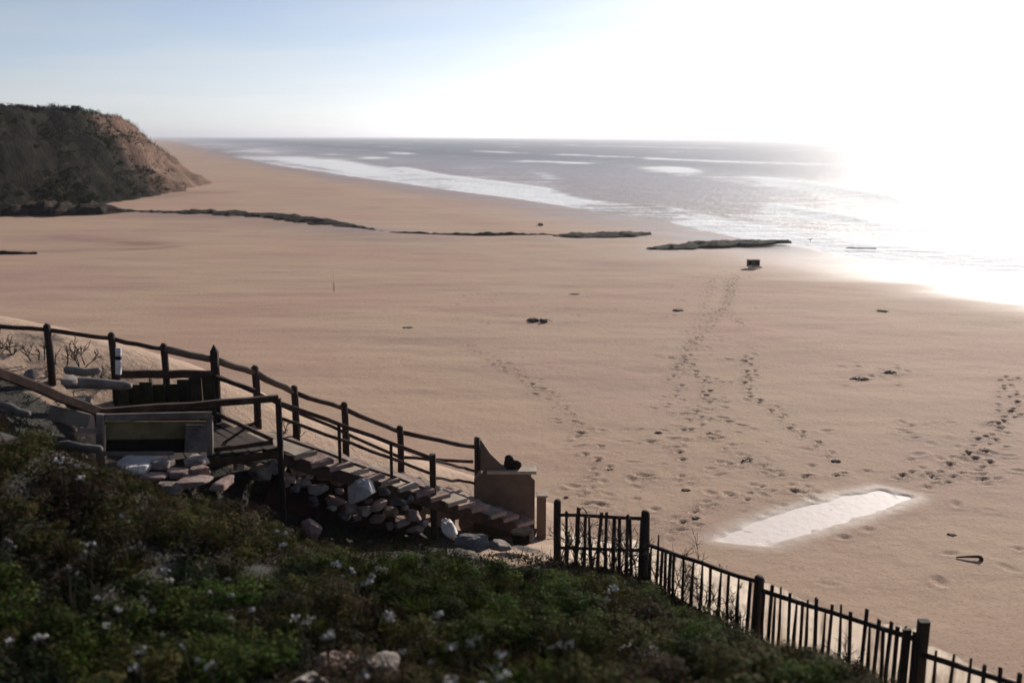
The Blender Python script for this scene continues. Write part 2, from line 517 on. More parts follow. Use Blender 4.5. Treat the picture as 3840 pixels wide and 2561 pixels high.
def beach(X, Y):
    s = shore_dist(X, Y)
    z = np.where(s > -17, SEA_Z - .0206 * s, 0)
    z = np.clip(z, -4, 0)
    z = np.where(s > 0, np.maximum(SEA_Z - .05 * s, -4), z)
    r = np.hypot(X, Y)
    dry = sstep(-6, -20, s)
    near = np.exp(-np.maximum(0, r - 26) / 25)
    z = z + dry * (.05 * fbm(X / 6, Y / 3.5, 3, 11) * sstep(26, 40, Y) + .03 * fbm(X / 3, Y / 1.2, 3, 12) * sstep(24, 34, Y) + .012 * near * fbm(X / .5, Y / .5, 3, 13))
    # low scarp lines cut across the beach by the tide
    for (P, hgt, w) in ((SHADE_A, .16, 4), (SHADE_B, .10, 3), (SHADE_C, .10, 3)):
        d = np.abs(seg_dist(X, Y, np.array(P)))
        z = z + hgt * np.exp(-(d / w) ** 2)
    # footprints
    grit = np.zeros_like(X)
    xs = X[0]; ys = Y[:, 0]
    for (px, py, an, a, b, dep) in PRINTS:
        i0, i1 = np.searchsorted(xs, [px - .6, px + .6]); j0, j1 = np.searchsorted(ys, [py - .6, py + .6])
        if i1 - i0 < 3 or j1 - j0 < 3: continue
        x = X[j0:j1, i0:i1] - px; y = Y[j0:j1, i0:i1] - py
        ca, sa = math.cos(an), math.sin(an)
        grit[j0:j1, i0:i1] += .42 * np.exp(-(x * x + y * y) / .09)
        q = ((x * ca + y * sa) / a) ** 2 + ((-x * sa + y * ca) / b) ** 2
        z[j0:j1, i0:i1] += -dep * np.exp(-q) + dep * .45 * np.exp(-((np.sqrt(q) - 1.6) / .5) ** 2)
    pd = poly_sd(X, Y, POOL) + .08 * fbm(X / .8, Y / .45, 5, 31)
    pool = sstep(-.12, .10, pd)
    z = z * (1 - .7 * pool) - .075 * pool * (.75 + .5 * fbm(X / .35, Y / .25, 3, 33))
    wet = sstep(-17, -2, s + 3 * fbm(X / 9, Y / 3, 3, 22)) * (.75 + .35 * fbm(X / 5, Y / 3, 3, 21))
    wet = np.maximum(wet, sstep(-.6, -.1, pd) * .35)
    for P, ww_ in ((SHADE_A, 5.0), (SHADE_C, 3.0), (SHADE_B, 2.0)):
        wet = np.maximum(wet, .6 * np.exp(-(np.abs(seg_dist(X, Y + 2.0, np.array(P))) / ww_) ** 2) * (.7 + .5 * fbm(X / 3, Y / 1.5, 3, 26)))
    pale = sstep(-.14, .06, pd) * (.5 + .5 * (fbm(X / .25, Y / .2, 3, 23) > -.15))  # pool bed and rim brightened in the colour itself
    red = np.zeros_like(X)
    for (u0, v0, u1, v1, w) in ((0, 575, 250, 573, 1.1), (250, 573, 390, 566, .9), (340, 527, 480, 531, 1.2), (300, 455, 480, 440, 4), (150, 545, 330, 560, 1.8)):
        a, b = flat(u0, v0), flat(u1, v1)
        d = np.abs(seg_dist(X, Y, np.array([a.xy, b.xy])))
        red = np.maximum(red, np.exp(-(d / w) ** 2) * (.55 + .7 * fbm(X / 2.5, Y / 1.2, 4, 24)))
    return z, dict(wet=np.clip(wet, 0, 1), pale=np.clip(pale, 0, 1), red=np.clip(red, 0, 1), grit=np.clip(grit, 0, 1))


SHADE_A = [tuple(flat(u, v).xy) for u, v in ((285, 488), (450, 490), (600, 495), (700, 508), (800, 522), (895, 536))]  # shaded bands of the beach, built as dark relief
SHADE_B = [tuple(flat(u, v).xy) for u, v in ((1268, 543), (1380, 541), (1492, 535))]
SHADE_C = [tuple(flat(u, v).xy) for u, v in ((1488, 572), (1560, 566), (1680, 558), (1812, 553))]


def steps(a, b, d): return list(np.arange(a, b, d))


def grow(a, d, lim, f=1.12):
    out = []
    while abs(a) < lim:
        a += d; d *= f; out.append(a)
    return out


xs = np.array(sorted([-v for v in grow(62, 1.2, 9000)] + steps(-62, -8, .6) + steps(-8, 18.5, .075) + steps(18.5, 40, .3) + [40] + grow(40, .7, 9000)))
ys = np.array(sorted(steps(-40, 15, 2.0) + steps(15, 36, .07) + steps(36, 60, .14) + steps(60, 130, .5) + [130] + grow(130, 1.0, 12000)))
ground = grid_mesh('beach_sand', xs, ys, beach, M['sand'])
tag(ground, kind='structure')


def sea_z(X, Y):
    s = shore_dist(X, Y)
    r = np.hypot(X, Y)
    w = np.clip(r / 70, .7, 5)
    ph = s / (3.2 * w) + 1.6 * fbm(X / (22 * w), Y / (22 * w), 3, 41)
    amp = .10 * sstep(1, 14, s) * np.exp(-r / 600)
    wave = np.maximum(0, np.sin(ph)) ** 3
    z = SEA_Z + amp * wave + .03 * fbm(X / 2, Y / 1.3, 3, 43) * sstep(0, 4, s)
    z = np.where(s < -5, -3.0 + 0 * s, z)
    br = sstep(.45, .95, np.sin(ph)) * sstep(150, 20, s) * (.5 + .9 * fbm(X / (14 * w), Y / (10 * w), 3, 44))
    for s0, w0, sd_ in ((9, 1.6, 1), (20, 2.2, 2), (36, 2.6, 3), (60, 3.2, 4), (95, 4.5, 5), (140, 6, 6)):
        k_ = np.clip(r / 110, .6, 2.5)
        off = s - k_ * s0 - 5 * k_ * fbm(X / (30 * k_), Y / (30 * k_), 3, 80 + sd_)
        gate = sstep(-.08, .2, fbm(X / (17 * k_), Y / (17 * k_), 3, 90 + sd_))
        line = gate * np.exp(-(off / (w0 * k_ * np.where(off > 0, .45, 1.5))) ** 2)
        br = np.maximum(br, 1.15 * line); z = z + .22 * gate * np.exp(-(off / (w0 * k_ * .8)) ** 2)
    edge = np.exp(-((s - 1.2) / 2.2) ** 2) * .6
    foam = np.clip(np.maximum(br, edge) + .85 * sstep(100, 2, s) * (.30 + fbm(X / (9 * w), Y / (7 * w), 3, 45)), 0, 1)
    far = sstep(700, 200, r) * .4 + .6
    return z, dict(shore=np.clip(s, 0, 500), foam=foam * far)


sx = np.array(sorted([-v for v in grow(60, 1.5, 14000, 1.1)] + steps(-60, 15, 1.0) + steps(15, 70, .3) + [70] + grow(70, .8, 14000, 1.1)))
sy = np.array(sorted(steps(-300, 35, 12) + steps(35, 110, .35) + steps(110, 260, .8) + [260] + grow(260, 1.2, 22000, 1.07)))
sea = grid_mesh('sea', sx, sy, sea_z, M['sea'])
tag(sea, kind='structure')

# shallow pool lying in the hollow
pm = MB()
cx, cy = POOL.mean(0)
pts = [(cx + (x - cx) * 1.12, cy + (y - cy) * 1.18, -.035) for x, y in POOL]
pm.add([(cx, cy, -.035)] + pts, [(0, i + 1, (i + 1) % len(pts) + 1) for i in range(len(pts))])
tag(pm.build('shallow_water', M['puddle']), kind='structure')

# ------------------------------------------------------------------ near dune: thin-plate fit through surveyed points
ctl = [(-6.1, 13.8, 3.2), (-5, 14.2, 2.75), (-3.8, 14.8, 1.95), (-2.6, 15.8, 1.3), (-1.5, 16.8, .9), (0, 17.6, .5), (.8, 16.6, .62), (1.6, 15.9, .75), (2.2, 15.2, .92), (3.0, 14.6, .62), (3.7, 13.9, .48), (4.5, 12.6, .62), (5.0, 11.2, .95), (5.8, 9.6, 1.2),
       (-4.7, 13.2, 2.98), (-3.9, 13.1, 2.6),
       (-9, 7, 4.7), (-9, 12, 5.0), (-10, 14.5, 5.0), (6.5, 7, 2.2), (8.5, 8, .8), (0, 2, 5.9), (-4, 2, 6.1), (4, 2, 5.3), (0, -4, 6.5), (-8, -3, 6.6), (8, -3, 4), (9.5, 3, 2.2), (12.5, 5, 0), (12.5, -4, 1.5),
       (-7.6, 16.4, 4.55), (-6.6, 16.8, 4.2), (-5.8, 17.1, 3.9), (-4.6, 17.9, 3.25), (-3.2, 18.9, 2.35), (-2.2, 19.6, 1.65), (-.8, 20.3, .9), (.3, 20.2, .3),
       (-10, 19, 4.3), (-13, 19, 4.6), (-14, 12, 5.5), (-14, 4, 6), (-9.5, 21.5, 1.6), (-7, 21.5, 1.2), (-5.2, 21.2, .8), (-3.6, 21.6, .4), (-1.5, 22.2, -.1), (1, 21.5, -.15),
       (-14, 24, 0), (-9, 24.5, -.3), (-5, 24.5, -.4), (1, 24.5, -.4), (3, 20, -.3), (3.4, 17.2, .02), (2.6, 18, .03), (1.4, 18.6, .15), (5.2, 15.2, -.05), (7, 12.5, -.02), (8, 10.8, -.02), (10.5, 9, -.2), (6, 17, -.3), (10, 13, -.4), (12.5, 18, -.5), (12.5, 24, -.5), (12.5, 10, -.4),
       (-5.6, 15.2, 2.75), (-4.3, 16.1, 2.5), (-3.2, 16.9, 1.75), (-2.3, 17.6, 1.15), (-1.0, 18.6, .45), (.2, 19.2, .2)]
for (u, v, Y) in ((620, 1215, 13.6), (750, 1262, 13.8), (1000, 1275, 14.4), (1170, 1295, 14.9), (0, 975, 11.8), (130, 1020, 12.2), (330, 1100, 12.4),
                  (0, 1568, 7), (600, 1568, 7), (1175, 1568, 7), (1700, 1568, 7.5), (2000, 1568, 8.6), (0, 1250, 9.3), (600, 1340, 10.1), (1175, 1410, 10.4), (1600, 1465, 10.9), (1830, 1500, 10.9), (1450, 1370, 13), (2200, 1600, 9.0)):
    p = at(u, v, Y); ctl.append((p.x, p.y, p.z - .12))
CT = np.array(ctl)


def tps(r): return np.where(r > 1e-9, r * r * np.log(np.maximum(r, 1e-9)), 0)


n_ = len(CT)
K = tps(np.hypot(CT[:, None, 0] - CT[None, :, 0], CT[:, None, 1] - CT[None, :, 1])) + np.eye(n_) * .25
A_ = np.zeros((n_ + 3, n_ + 3)); A_[:n_, :n_] = K
A_[:n_, n_:] = np.c_[np.ones(n_), CT[:, :2]]; A_[n_:, :n_] = A_[:n_, n_:].T
W_ = np.linalg.solve(A_, np.r_[CT[:, 2], 0, 0, 0])


def dune_h(x, y):
    x = np.asarray(x, float); y = np.asarray(y, float)
    z = W_[n_] + W_[n_ + 1] * x + W_[n_ + 2] * y
    for k in range(n_): z = z + W_[k] * tps(np.hypot(x - CT[k, 0], y - CT[k, 1]))
    z = z + .05 * fbm(x / .8, y / .8, 4, 51)
    e = np.minimum(np.minimum(x + 16, 13 - x), 25.5 - y)
    return np.where(e < 1.2, np.minimum(z, z * np.clip(e / 1.2, 0, 1) - .5 * (1 - np.clip(e / 1.2, 0, 1))), z)


def dz(x, y): return float(dune_h(x, y))


FENCE = [(0.80, 16.5), (2.16, 15.2), (3.70, 13.9), (5.02, 11.2), (5.75, 8.6)]
STAIR_N = [(-3.7, 15.0), (.51, 18.5)]


VEG = np.array([(-15.5, 15.4), (-8, 15.1), (-6.9, 14.9), (-6.2, 14.2), (-5.6, 15.4), (-4.2, 16.0), (-2.2, 17.5), (-.3, 18.4), (.45, 17.4)] + FENCE + [(6.6, 5), (7.5, -5.5), (-15.5, -5.5)])


def fence_side(x, y):       # metres outside the planted slope
    return -poly_sd(x, y, VEG)


def dune_f(X, Y):
    z = dune_h(X, Y)
    fs = fence_side(X, Y)
    sandy = sstep(-.5, .5, fs) * .95
    bank = np.exp(-(np.hypot((X + 7.2) / 2.4, (Y - 16.2) / 1.5)) ** 2)
    sandy = sandy * (1 - .42 * bank)
    path = np.exp(-(np.hypot(X - .1, (Y - 16.4)) / 1.1) ** 2)
    sandy = np.maximum(sandy, path * .8)
    for (u, v, r) in ((965, 1555, .32), (1630, 1530, .5), (820, 1560, .3)):
        q = at(u, v, 7.3)
        sandy = np.maximum(sandy, np.exp(-(np.hypot(X - q.x, Y - q.y) / r) ** 2) * .8)
    return z, dict(sandy=np.clip(sandy, 0, 1))


dune = grid_mesh('dune_ground', np.arange(-16, 13.01, .11), np.arange(-6, 25.6, .11), dune_f, M['dune'])
tag(dune, kind='structure')


def on_dune(u, v):
    d = ray(u, v); t = 5.0
    o = Vector((0, 0, CAM_H))
    while t < 40:
        p = o + d * t
        if p.z < dz(p.x, p.y): return p
        t += .08
    return o + d * 20


# ------------------------------------------------------------------ headland and hills
HP = np.array([(-54, 103), (-48.5, 121), (-51, 150), (-54, 176), (-60, 195), (-75, 222), (-150, 250), (-260, 160), (-150, 92), (-90, 90)], float)


def headland(X, Y):
    d = poly_sd(X, Y, HP) + 3.4 * fbm(X / 12, Y / 12, 4, 61) + 1.1 * fbm(X / 3.5, Y / 3.5, 3, 62)
    H = 11.5 - 8.4 * sstep(150, 200, Y) + 1.4 * sstep(-80, -120, X)
    z = H * (sstep(-1, 11, d) ** .75 + .05 * np.sin(np.clip(d, 0, 12) * 1.6) * sstep(0, 3, d) * sstep(12, 8, d)) + sstep(0, 5, d) * (.8 * fbm(X / 6, Y / 6, 4, 63) + .35 * fbm(X / 1.6, Y / 1.6, 3, 64))
    z = np.where(d < -1, -1.5, z - .25)
    front = sstep(151, 134, Y + .3 * (z - 6) + 9 * fbm(X / 9, Y / 9, 4, 65))
    return z, dict(scrub=np.clip(front, 0, 1))


def make_cliff():
    m, nt, bs = mat('headland_earth')
    vec = coord(nt)
    c = ramp(nt, noise(nt, vec, .35, 7, .7), [(.3, (.13, .078, .056)), (.5, (.25, .155, .115)), (.72, (.33, .22, .17))])
    rk = ramp(nt, noise(nt, vec, .5, 8, .75), [(.42, (.006, .005, .003)), (.60, (.024, .019, .012)), (.76, (.15, .115, .095))])
    s = attr(nt, 'scrub').outputs['Fac']
    c = mix(nt, s, c, rk)
    nt.links.new(c, bs.inputs['Base Color']); bs.inputs['Roughness'].default_value = .95; bs.inputs['Specular IOR Level'].default_value = .08
    bump(nt, bs, noise(nt, coord(nt, 'Object', (1, 1, .45)), .9, 8, .75), 1.0, 1.2)
    return m


M['cliff'] = make_cliff()
hl = grid_mesh('headland', np.r_[np.arange(-270, -100, 4), np.arange(-100, -40, .55)], np.r_[np.arange(84, 215, .7), np.arange(215, 262, 3)], headland, M['cliff'])
tag(hl, kind='structure')


def hills(X, Y):
    d = poly_sd(X, Y, np.array([(-330, 420), (-300, 640), (-380, 900), (-900, 2000), (-2200, 2400), (-2000, 500), (-700, 330)], float))
    z = 21 * sstep(0, 120, d + 30 * fbm(X / 120, Y / 120, 4, 71)) + 4 * fbm(X / 60, Y / 60, 4, 72) * sstep(0, 60, d)
    return np.where(d < -10, -3, z), dict(scrub=.4 + .3 * fbm(X / 40, Y / 40, 3, 73))


hh = grid_mesh('hills', np.arange(-2200, -250, 25), np.arange(330, 2400, 25), hills, M['cliff'])
tag(hh, kind='structure')


# ------------------------------------------------------------------ leaves
def leaf_quad(mb, p, n, size, col, asp=.5):
    n = n.normalized(); a = n.cross(Vector((random.gauss(0, 1), random.gauss(0, 1), random.gauss(0, 1))))
    if a.length < 1e-4: return
    a.normalize(); b = n.cross(a)
    a = a * size; b = b * size * asp
    mb.add([p - a, p - b * .9 + n * size * .12, p + a, p + b * .9 + n * size * .12], [(0, 1, 2, 3)], col)


PAL = {
    'olive': [(.050, .047, .013), (.070, .064, .018), (.032, .031, .010), (.092, .082, .028)],
    'green': [(.048, .066, .012), (.072, .098, .019), (.034, .046, .010), (.100, .125, .028)],
    'bluegreen': [(.028, .038, .017), (.042, .056, .025), (.060, .072, .040), (.018, .026, .010)],
    'brown': [(.058, .040, .020), (.082, .058, .032), (.036, .025, .014), (.110, .082, .050)],
}


def rnd_dir():
    while True:
        v = Vector((random.uniform(-1, 1), random.uniform(-1, 1), random.uniform(-1, 1)))
        if .05 < v.length < 1: return v.normalized()


def shrub_meshes(pal, form, seed):
    random.seed(seed)
    lf = MB(); st = MB()
    cols = PAL[pal]
    nclump = 16 if form != 'spiky' else 10
    for k in range(nclump):
        a = random.uniform(0, 6.283); rr = math.sqrt(random.random()) * .42
        hh_ = random.uniform(.14, .52) * (1.15 - rr)
        c = Vector((rr * math.cos(a), rr * math.sin(a), hh_))
        st.tube([(0.03 * math.cos(a), .03 * math.sin(a), -.12), (c.x * .5, c.y * .5, hh_ * .55), (c.x, c.y, hh_)], [.014, .009, .004], 5)
        base = random.choice(cols); cr = random.uniform(.11, .2)
        if form == 'spiky':
            for _ in range(26):
                d = rnd_dir(); d.z = abs(d.z) + .5; d.normalize()
                L = random.uniform(.14, .34); w = random.uniform(.006, .012)
                s_ = d.cross(rnd_dir()).normalized() * w
                p0 = c * .6 + rnd_dir() * .05
                col = tuple(x * random.uniform(.75, 1.3) for x in base)
                lf.add([p0 - s_, p0 + s_, p0 + d * L * .6 + s_ * .8 + Vector((0, 0, -.01)), p0 + d * L * .6 - s_ * .8, p0 + d * L + Vector((0, 0, -.04))], [(0, 1, 2, 3), (3, 2, 4)], col)
        else:
            for _ in range(150):
                d = rnd_dir(); p = c + d * cr * (random.random() ** .35) * Vector((1, 1, .8)).length / 1.6
                col = tuple(x * random.uniform(.7, 1.35) for x in (base if random.random() < .75 else random.choice(cols)))
                leaf_quad(lf, p, d + Vector((0, 0, .5)) + rnd_dir() * .7, random.uniform(.013, .030), col)
    return lf, st


PROTO = {}
for i, (pal, form) in enumerate((('olive', 'leafy'), ('green', 'leafy'), ('bluegreen', 'leafy'), ('brown', 'leafy'), ('olive', 'spiky'), ('green', 'spiky'), ('bluegreen', 'spiky'))):
    PROTO[(pal, form)] = shrub_meshes(pal, form, 100 + i)
WORD = {('olive', 'leafy'): 'olive leafy', ('green', 'leafy'): 'fresh green leafy', ('bluegreen', 'leafy'): 'grey green leafy', ('brown', 'leafy'): 'brown dried',
        ('olive', 'spiky'): 'olive spiky', ('green', 'spiky'): 'bright green spiky', ('bluegreen', 'spiky'): 'grey green spiky'}


def project(p):
    d = Vector(p) - Vector((0, 0, CAM_H))
    fw = Vector((0, math.cos(PITCH), -math.sin(PITCH))); up = Vector((0, math.sin(PITCH), math.cos(PITCH)))
    w = d.dot(fw)
    return ((d.x / w * FPX + 512) / .43556, (341 - d.dot(up) / w * FPX) / .43556)


def zone(u, v):
    if v < 1130: return 'on the bank below the timber landing'
    if u < 780 and v < 1310: return 'on the slope below the paving stones'
    if u < 1270 and v < 1400: return 'below the stone rubble of the stairs'
    if u > 1500: return 'against the picket fence'
    if u > 1230 and v < 1400: return 'in front of the dark gate'
    if u < 480: return 'in the near left corner'
    if u < 1100: return 'on the near slope among white flowers'
    return 'on the near slope towards the fence'


CONT = np.array([(-200, 960), (0, 975), (130, 1015), (240, 1080), (330, 1105), (350, 1138), (540, 1145), (620, 1205), (750, 1255), (850, 1275), (1000, 1262), (1170, 1290), (1280, 1300), (1480, 1335), (1580, 1395), (1700, 1450), (1760, 1478), (1900, 1495), (1960, 1530), (2100, 1640), (2500, 1800)], float)


def headroom(u, v, y):      # how tall a bush may stand here, in metres
    c = float(np.interp(u, CONT[:, 0], CONT[:, 1]))
    return max(0, (v - c)) * .43556 * y / FPX * 1.05 + .04


KEEP = [on_dune(*q) for q in ((765, 1515), (870, 1522), (905, 1550), (715, 1552), (1475, 1505), (1455, 1545), (1500, 1545), (965, 1560))]
random.seed(3)
spots = []
tries = 0
while len(spots) < 150 and tries < 14000:
    tries += 1
    x = random.uniform(-8.8, 6.2); y = random.uniform(6.6, 16.3)
    if float(fence_side(x, y)) > -.22: continue
    u, v = project((x, y, dz(x, y) + .2))
    if not (-60 < u < 2330 and v < 1650): continue
    v = project((x, y, dz(x, y)))[1]
    if headroom(u, v, y) < .2: continue
    if any(abs(x - q.x * y / q.y) < .30 and q.y - .8 < y < q.y + .2 for q in KEEP): continue
    if any((x - a) ** 2 + (y - b) ** 2 < .50 ** 2 for a, b, _, _ in spots): continue
    spots.append((x, y, u, v))
kinds = []
for (x, y, u, v) in spots:
    r = random.random()
    g = math.exp(-((u - 1100) / 260) ** 2 - ((v - 1330) / 110) ** 2) + .6 * math.exp(-((u - 760) / 200) ** 2 - ((v - 1300) / 90) ** 2) + .6 * math.exp(-((u - 1250) / 250) ** 2 - ((v - 1480) / 90) ** 2)
    if r < g: k = ('green', random.choice(('leafy', 'spiky')))
    elif u < 700 and v > 1330: k = random.choice((('bluegreen', 'leafy'), ('bluegreen', 'spiky'), ('olive', 'spiky'), ('olive', 'leafy'), ('green', 'leafy')))
    elif u > 1450: k = random.choice((('olive', 'leafy'), ('green', 'leafy'), ('brown', 'leafy')))
    else: k = random.choice((('olive', 'leafy'), ('brown', 'leafy'), ('olive', 'leafy'), ('olive', 'spiky')))
    kinds.append(k)
ORD = ['leftmost', 'second from left', 'third from left', 'fourth from left', 'fifth from left', 'sixth from left', 'seventh from left', 'eighth from left', 'ninth from left', 'tenth from left', 'eleventh from left', 'twelfth from left', 'thirteenth from left', 'fourteenth from left', 'fifteenth from left', 'sixteenth from left', 'seventeenth from left', 'eighteenth from left', 'nineteenth from left', 'twentieth from left']
buckets = {}
for (x, y, u, v), k in zip(spots, kinds): buckets.setdefault((WORD[k], zone(u, v)), []).append((u, x, y, k))
rows = {}
for (w, zn), L in buckets.items():      # large patches are told apart by row
    if len(L) <= 6: rows[(w, zn)] = L; continue
    L.sort(key=lambda q: q[2]); h_ = (len(L) + 1) // 2
    rows[(w, zn + ', near row')] = L[:h_]; rows[(w, zn + ', far row')] = L[h_:]
first = {}
for (w, zn), L in rows.items():
    L.sort()
    for i, (u, x, y, k) in enumerate(L):
        lab = f"{w} bush {zn}" if len(L) == 1 else f"{w} bush {zn}, {ORD[i] if i < len(L) - 1 else 'rightmost'}"
        loc = (x, y, dz(x, y) - .03); rz = random.uniform(0, 6.28)
        sc = random.uniform(.8, 1.2) * (1.0 if y < 14 else .8); sz = sc * random.uniform(.55, .9)
        vv = project((x, y, dz(x, y)))[1]; hr = headroom(u, vv, y)
        if .62 * sz > hr: sz = max(.28, hr / .62); sc = min(sc, sz * 1.5)
        if k not in first:
            t = thing('scrub_bush', lab, 'bush', loc, 'scrub bushes on the dune slope')
            t.rotation_euler = (0, 0, rz); t.scale = (sc, sc, sz)
            lf, st = PROTO[k]
            lf.build('foliage', M['leaf'], t); st.build('stem', M['twig'], t)
            first[k] = t
        else:
            t = copy_thing(first[k], loc, rz, (sc, sc, sz)); t['label'] = lab
            t['group'] = 'scrub bushes on the dune slope'

# low cover and dry grass between the bushes: nobody could count it
random.seed(11)
gc = MB(); gr = MB()
for _ in range(72000):
    x = random.uniform(-9.5, 6.4); y = random.uniform(3.2, 16.6)
    if float(vnoise(x * 1.3, y * 1.3, 5)) < -.35: continue
    if y > 13.5 and x < -.2 + (y - 13.5) * .9 and random.random() < .6: continue
    gc.v.append((x, y)); 
pts = np.array(gc.v); gc.v = []
fsd = fence_side(pts[:, 0], pts[:, 1]); hz = dune_h(pts[:, 0], pts[:, 1])
big = vnoise(pts[:, 0] * .7, pts[:, 1] * .7, 9)
for (x, y), f, z, b in zip(pts, fsd, hz, big):
    if f > -.05: continue
    pal = PAL['brown'] if b > .35 else PAL['olive'] if b > -.2 else PAL['bluegreen']
    if random.random() < .82:
        base = random.choice(pal)
        for _ in range(3):
            col = tuple(q * random.uniform(.7, 1.35) for q in base)
            leaf_quad(gc, Vector((x + random.gauss(0, .03), y + random.gauss(0, .03), z + abs(random.gauss(0, .05)))), rnd_dir() + Vector((0, 0, .8)), random.uniform(.014, .040), col)
    else:
        base = random.choice(PAL['olive'] + PAL['brown'])
        for _ in range(4):
            L = random.uniform(.12, .36); d = Vector((random.gauss(0, .3), random.gauss(0, .3), 1)).normalized()
            s_ = d.cross(rnd_dir()).normalized() * random.uniform(.004, .008); p0 = Vector((x + random.gauss(0, .03), y + random.gauss(0, .03), z - .02))
            col = tuple(q * random.uniform(.8, 1.6) for q in base)
            gr.add([p0 - s_, p0 + s_, p0 + d * L + Vector((d.x, d.y, 0)) * L * .5], [(0, 1, 2)], col)
tag(gc.build('ground_cover', M['leaf']), 'low dark scrub creeping over the near dune', 'ground cover', kind='stuff')
tag(gr.build('dune_grass', M['leaf']), 'thin dry grass blades between the dune bushes', 'grass', kind='stuff')

# scrub on the headland: a far mass
random.seed(12)
hs_ = MB(); k = 0
HX = []
while len(HX) < 7500:
    HX.append((random.uniform(-105, -46), random.uniform(101, 160)))
HX = np.array(HX); HZ, HA = headland(HX[:, 0], HX[:, 1])
for (x, y), z, s in zip(HX, HZ, HA['scrub']):
    if z < .1 or random.random() > max(s * (.75 + float(vnoise(x * .25, y * .25, 3))), .03 + .45 * (z > 11.6)): continue
    base = random.choice(PAL['olive'] + PAL['bluegreen'] + PAL['brown'])
    rr = random.uniform(.3, 1.1)
    for _ in range(30):
        d = rnd_dir()
        leaf_quad(hs_, Vector((x, y, z + .1)) + Vector((d.x * rr, d.y * rr, abs(d.z) * rr * .6)), d + Vector((0, 0, .4)), random.uniform(.07, .17), tuple(q * random.uniform(.25, .75) for q in base), .7)
tag(hs_.build('headland_scrub', M['leaf']), 'dark scrub matted over the headland slope', 'scrub', kind='stuff')
random.seed(13)
hg = MB()
for _ in range(2600):      # wiry grass along the headland crest
    y = random.uniform(136, 182); x = random.uniform(-64, -49)
    z = float(headland(np.array([x]), np.array([y]))[0][0])
    if z < 3.5: continue
    for _ in range(3):
        L = random.uniform(.3, .9); d = Vector((random.gauss(.2, .35), random.gauss(0, .3), 1)).normalized()
        s_ = d.cross(Vector((0, 1, 0))).normalized() * random.uniform(.015, .03); p0 = Vector((x + random.gauss(0, .3), y + random.gauss(0, .3), z - .25))
        hg.add([p0 - s_, p0 + s_, p0 + d * L], [(0, 1, 2)], tuple(q * random.uniform(.8, 1.4) for q in random.choice(PAL['brown'])))
tag(hg.build('headland_grass', M['leaf']), 'wiry grass on the crest of the headland', 'grass', kind='stuff')

# ------------------------------------------------------------------ flowers
FL = [(150, 1062), (180, 1080), (655, 1222), (672, 1238), (765, 1278), (780, 1308), (855, 1312), (868, 1334), (838, 1338), (515, 1358), (385, 1322), (700, 1422), (718, 1430), (755, 1458), (448, 1488), (375, 1447), (355, 1392), (155, 1452), (240, 1362), (170, 1322), (270, 1412),
      (845, 1527), (925, 1492), (1010, 1390), (1080, 1462), (1130, 1530), (1155, 1520), (1140, 1547), (1413, 1358), (1290, 1482), (880, 1412), (60, 1442), (430, 1550), (560, 1402), (290, 1202), (215, 1262), (500, 1540), (330, 1512), (1020, 1530)]


def flower(p, hgt, seed, label):
    random.seed(seed)
    t = thing('flowering_plant', label, 'flower', (p.x, p.y, dz(p.x, p.y)), 'white flowers among the scrub')
    st = MB(); heads = []
    top = p['top'] if False else hgt
    for _ in range(random.choice((1, 2, 2, 3))):
        e = Vector((random.gauss(0, .06), random.gauss(0, .06), top + random.gauss(0, .05)))
        st.tube([(0, 0, -.05), (e.x * .4, e.y * .4, e.z * .6), e], [.006, .005, .003], 5)
        heads.append(e)
    st.build('stem', M['twig'], t)
    for e in heads:
        h = MB(); r = random.uniform(.012, .034); fl_ = random.uniform(.4, .8)
        for _ in range(random.randint(7, 20)):
            g_ = lambda q: max(-1.2, min(1.2, random.gauss(0, 1))) * q
            c = e + Vector((g_(r), g_(r), g_(r * fl_ * .7)))
            d = rnd_dir(); a = d.cross(rnd_dir()).normalized() * r * random.uniform(.25, .5); b = d.cross(a).normalized() * r * random.uniform(.25, .5)
            h.add([c - a - b, c + a - b * .8, c + a + b, c - a + b * .9, c + d * r * .2], [(0, 1, 4), (1, 2, 4), (2, 3, 4), (3, 0, 4)])
        h.build('flower_head', M['petal'], t)


fz = {}
FLR = []
for i, (u, v) in enumerate(FL):
    zn = ('on the bank left of the paving stones' if v < 1120 else 'below the landing posts' if v < 1290 and u < 700 else 'beside the bright green bushes' if v < 1345 and 700 < u < 1000 else
          'by the picket fence' if u > 1230 else 'low on the near slope towards the fence' if u > 950 else 'in the dark near corner' if u < 460 else 'in the middle of the near slope')
    fz.setdefault(zn, []).append((u, v))
for zn, L in fz.items():
    L.sort()
    for i, (u, v) in enumerate(L):
        lab = f"white flower {zn}" if len(L) == 1 else f"white flower {zn}, {ORD[i] if i < len(L) - 1 else 'rightmost'}"
        p = on_dune(u, v + 125)
        if (p - Vector((0, 0, CAM_H))).length < 6.2: p = on_dune(u, v + 60)
        flower(p, at(u, v, p.y).z - dz(p.x, p.y), 500 + u + v, lab)


# ------------------------------------------------------------------ picket fence and gate
def gz(x, y): return max(dz(x, y), -.02)


def post_mb(x, y, z0, z1, w, seed, cap='round'):
    random.seed(seed); mb = MB()
    n = 8; r = w / 2
    zz = [z0 - .25, z0 + .2, (z0 + z1) / 2, z1 - .06, z1 - .02, z1]
    rr = [r * 1.03, r, r * .98, r * .97, r * .85, r * .5]
    mb.tube([(x + random.gauss(0, .006), y + random.gauss(0, .006), z) for z in zz], rr, n)
    return mb


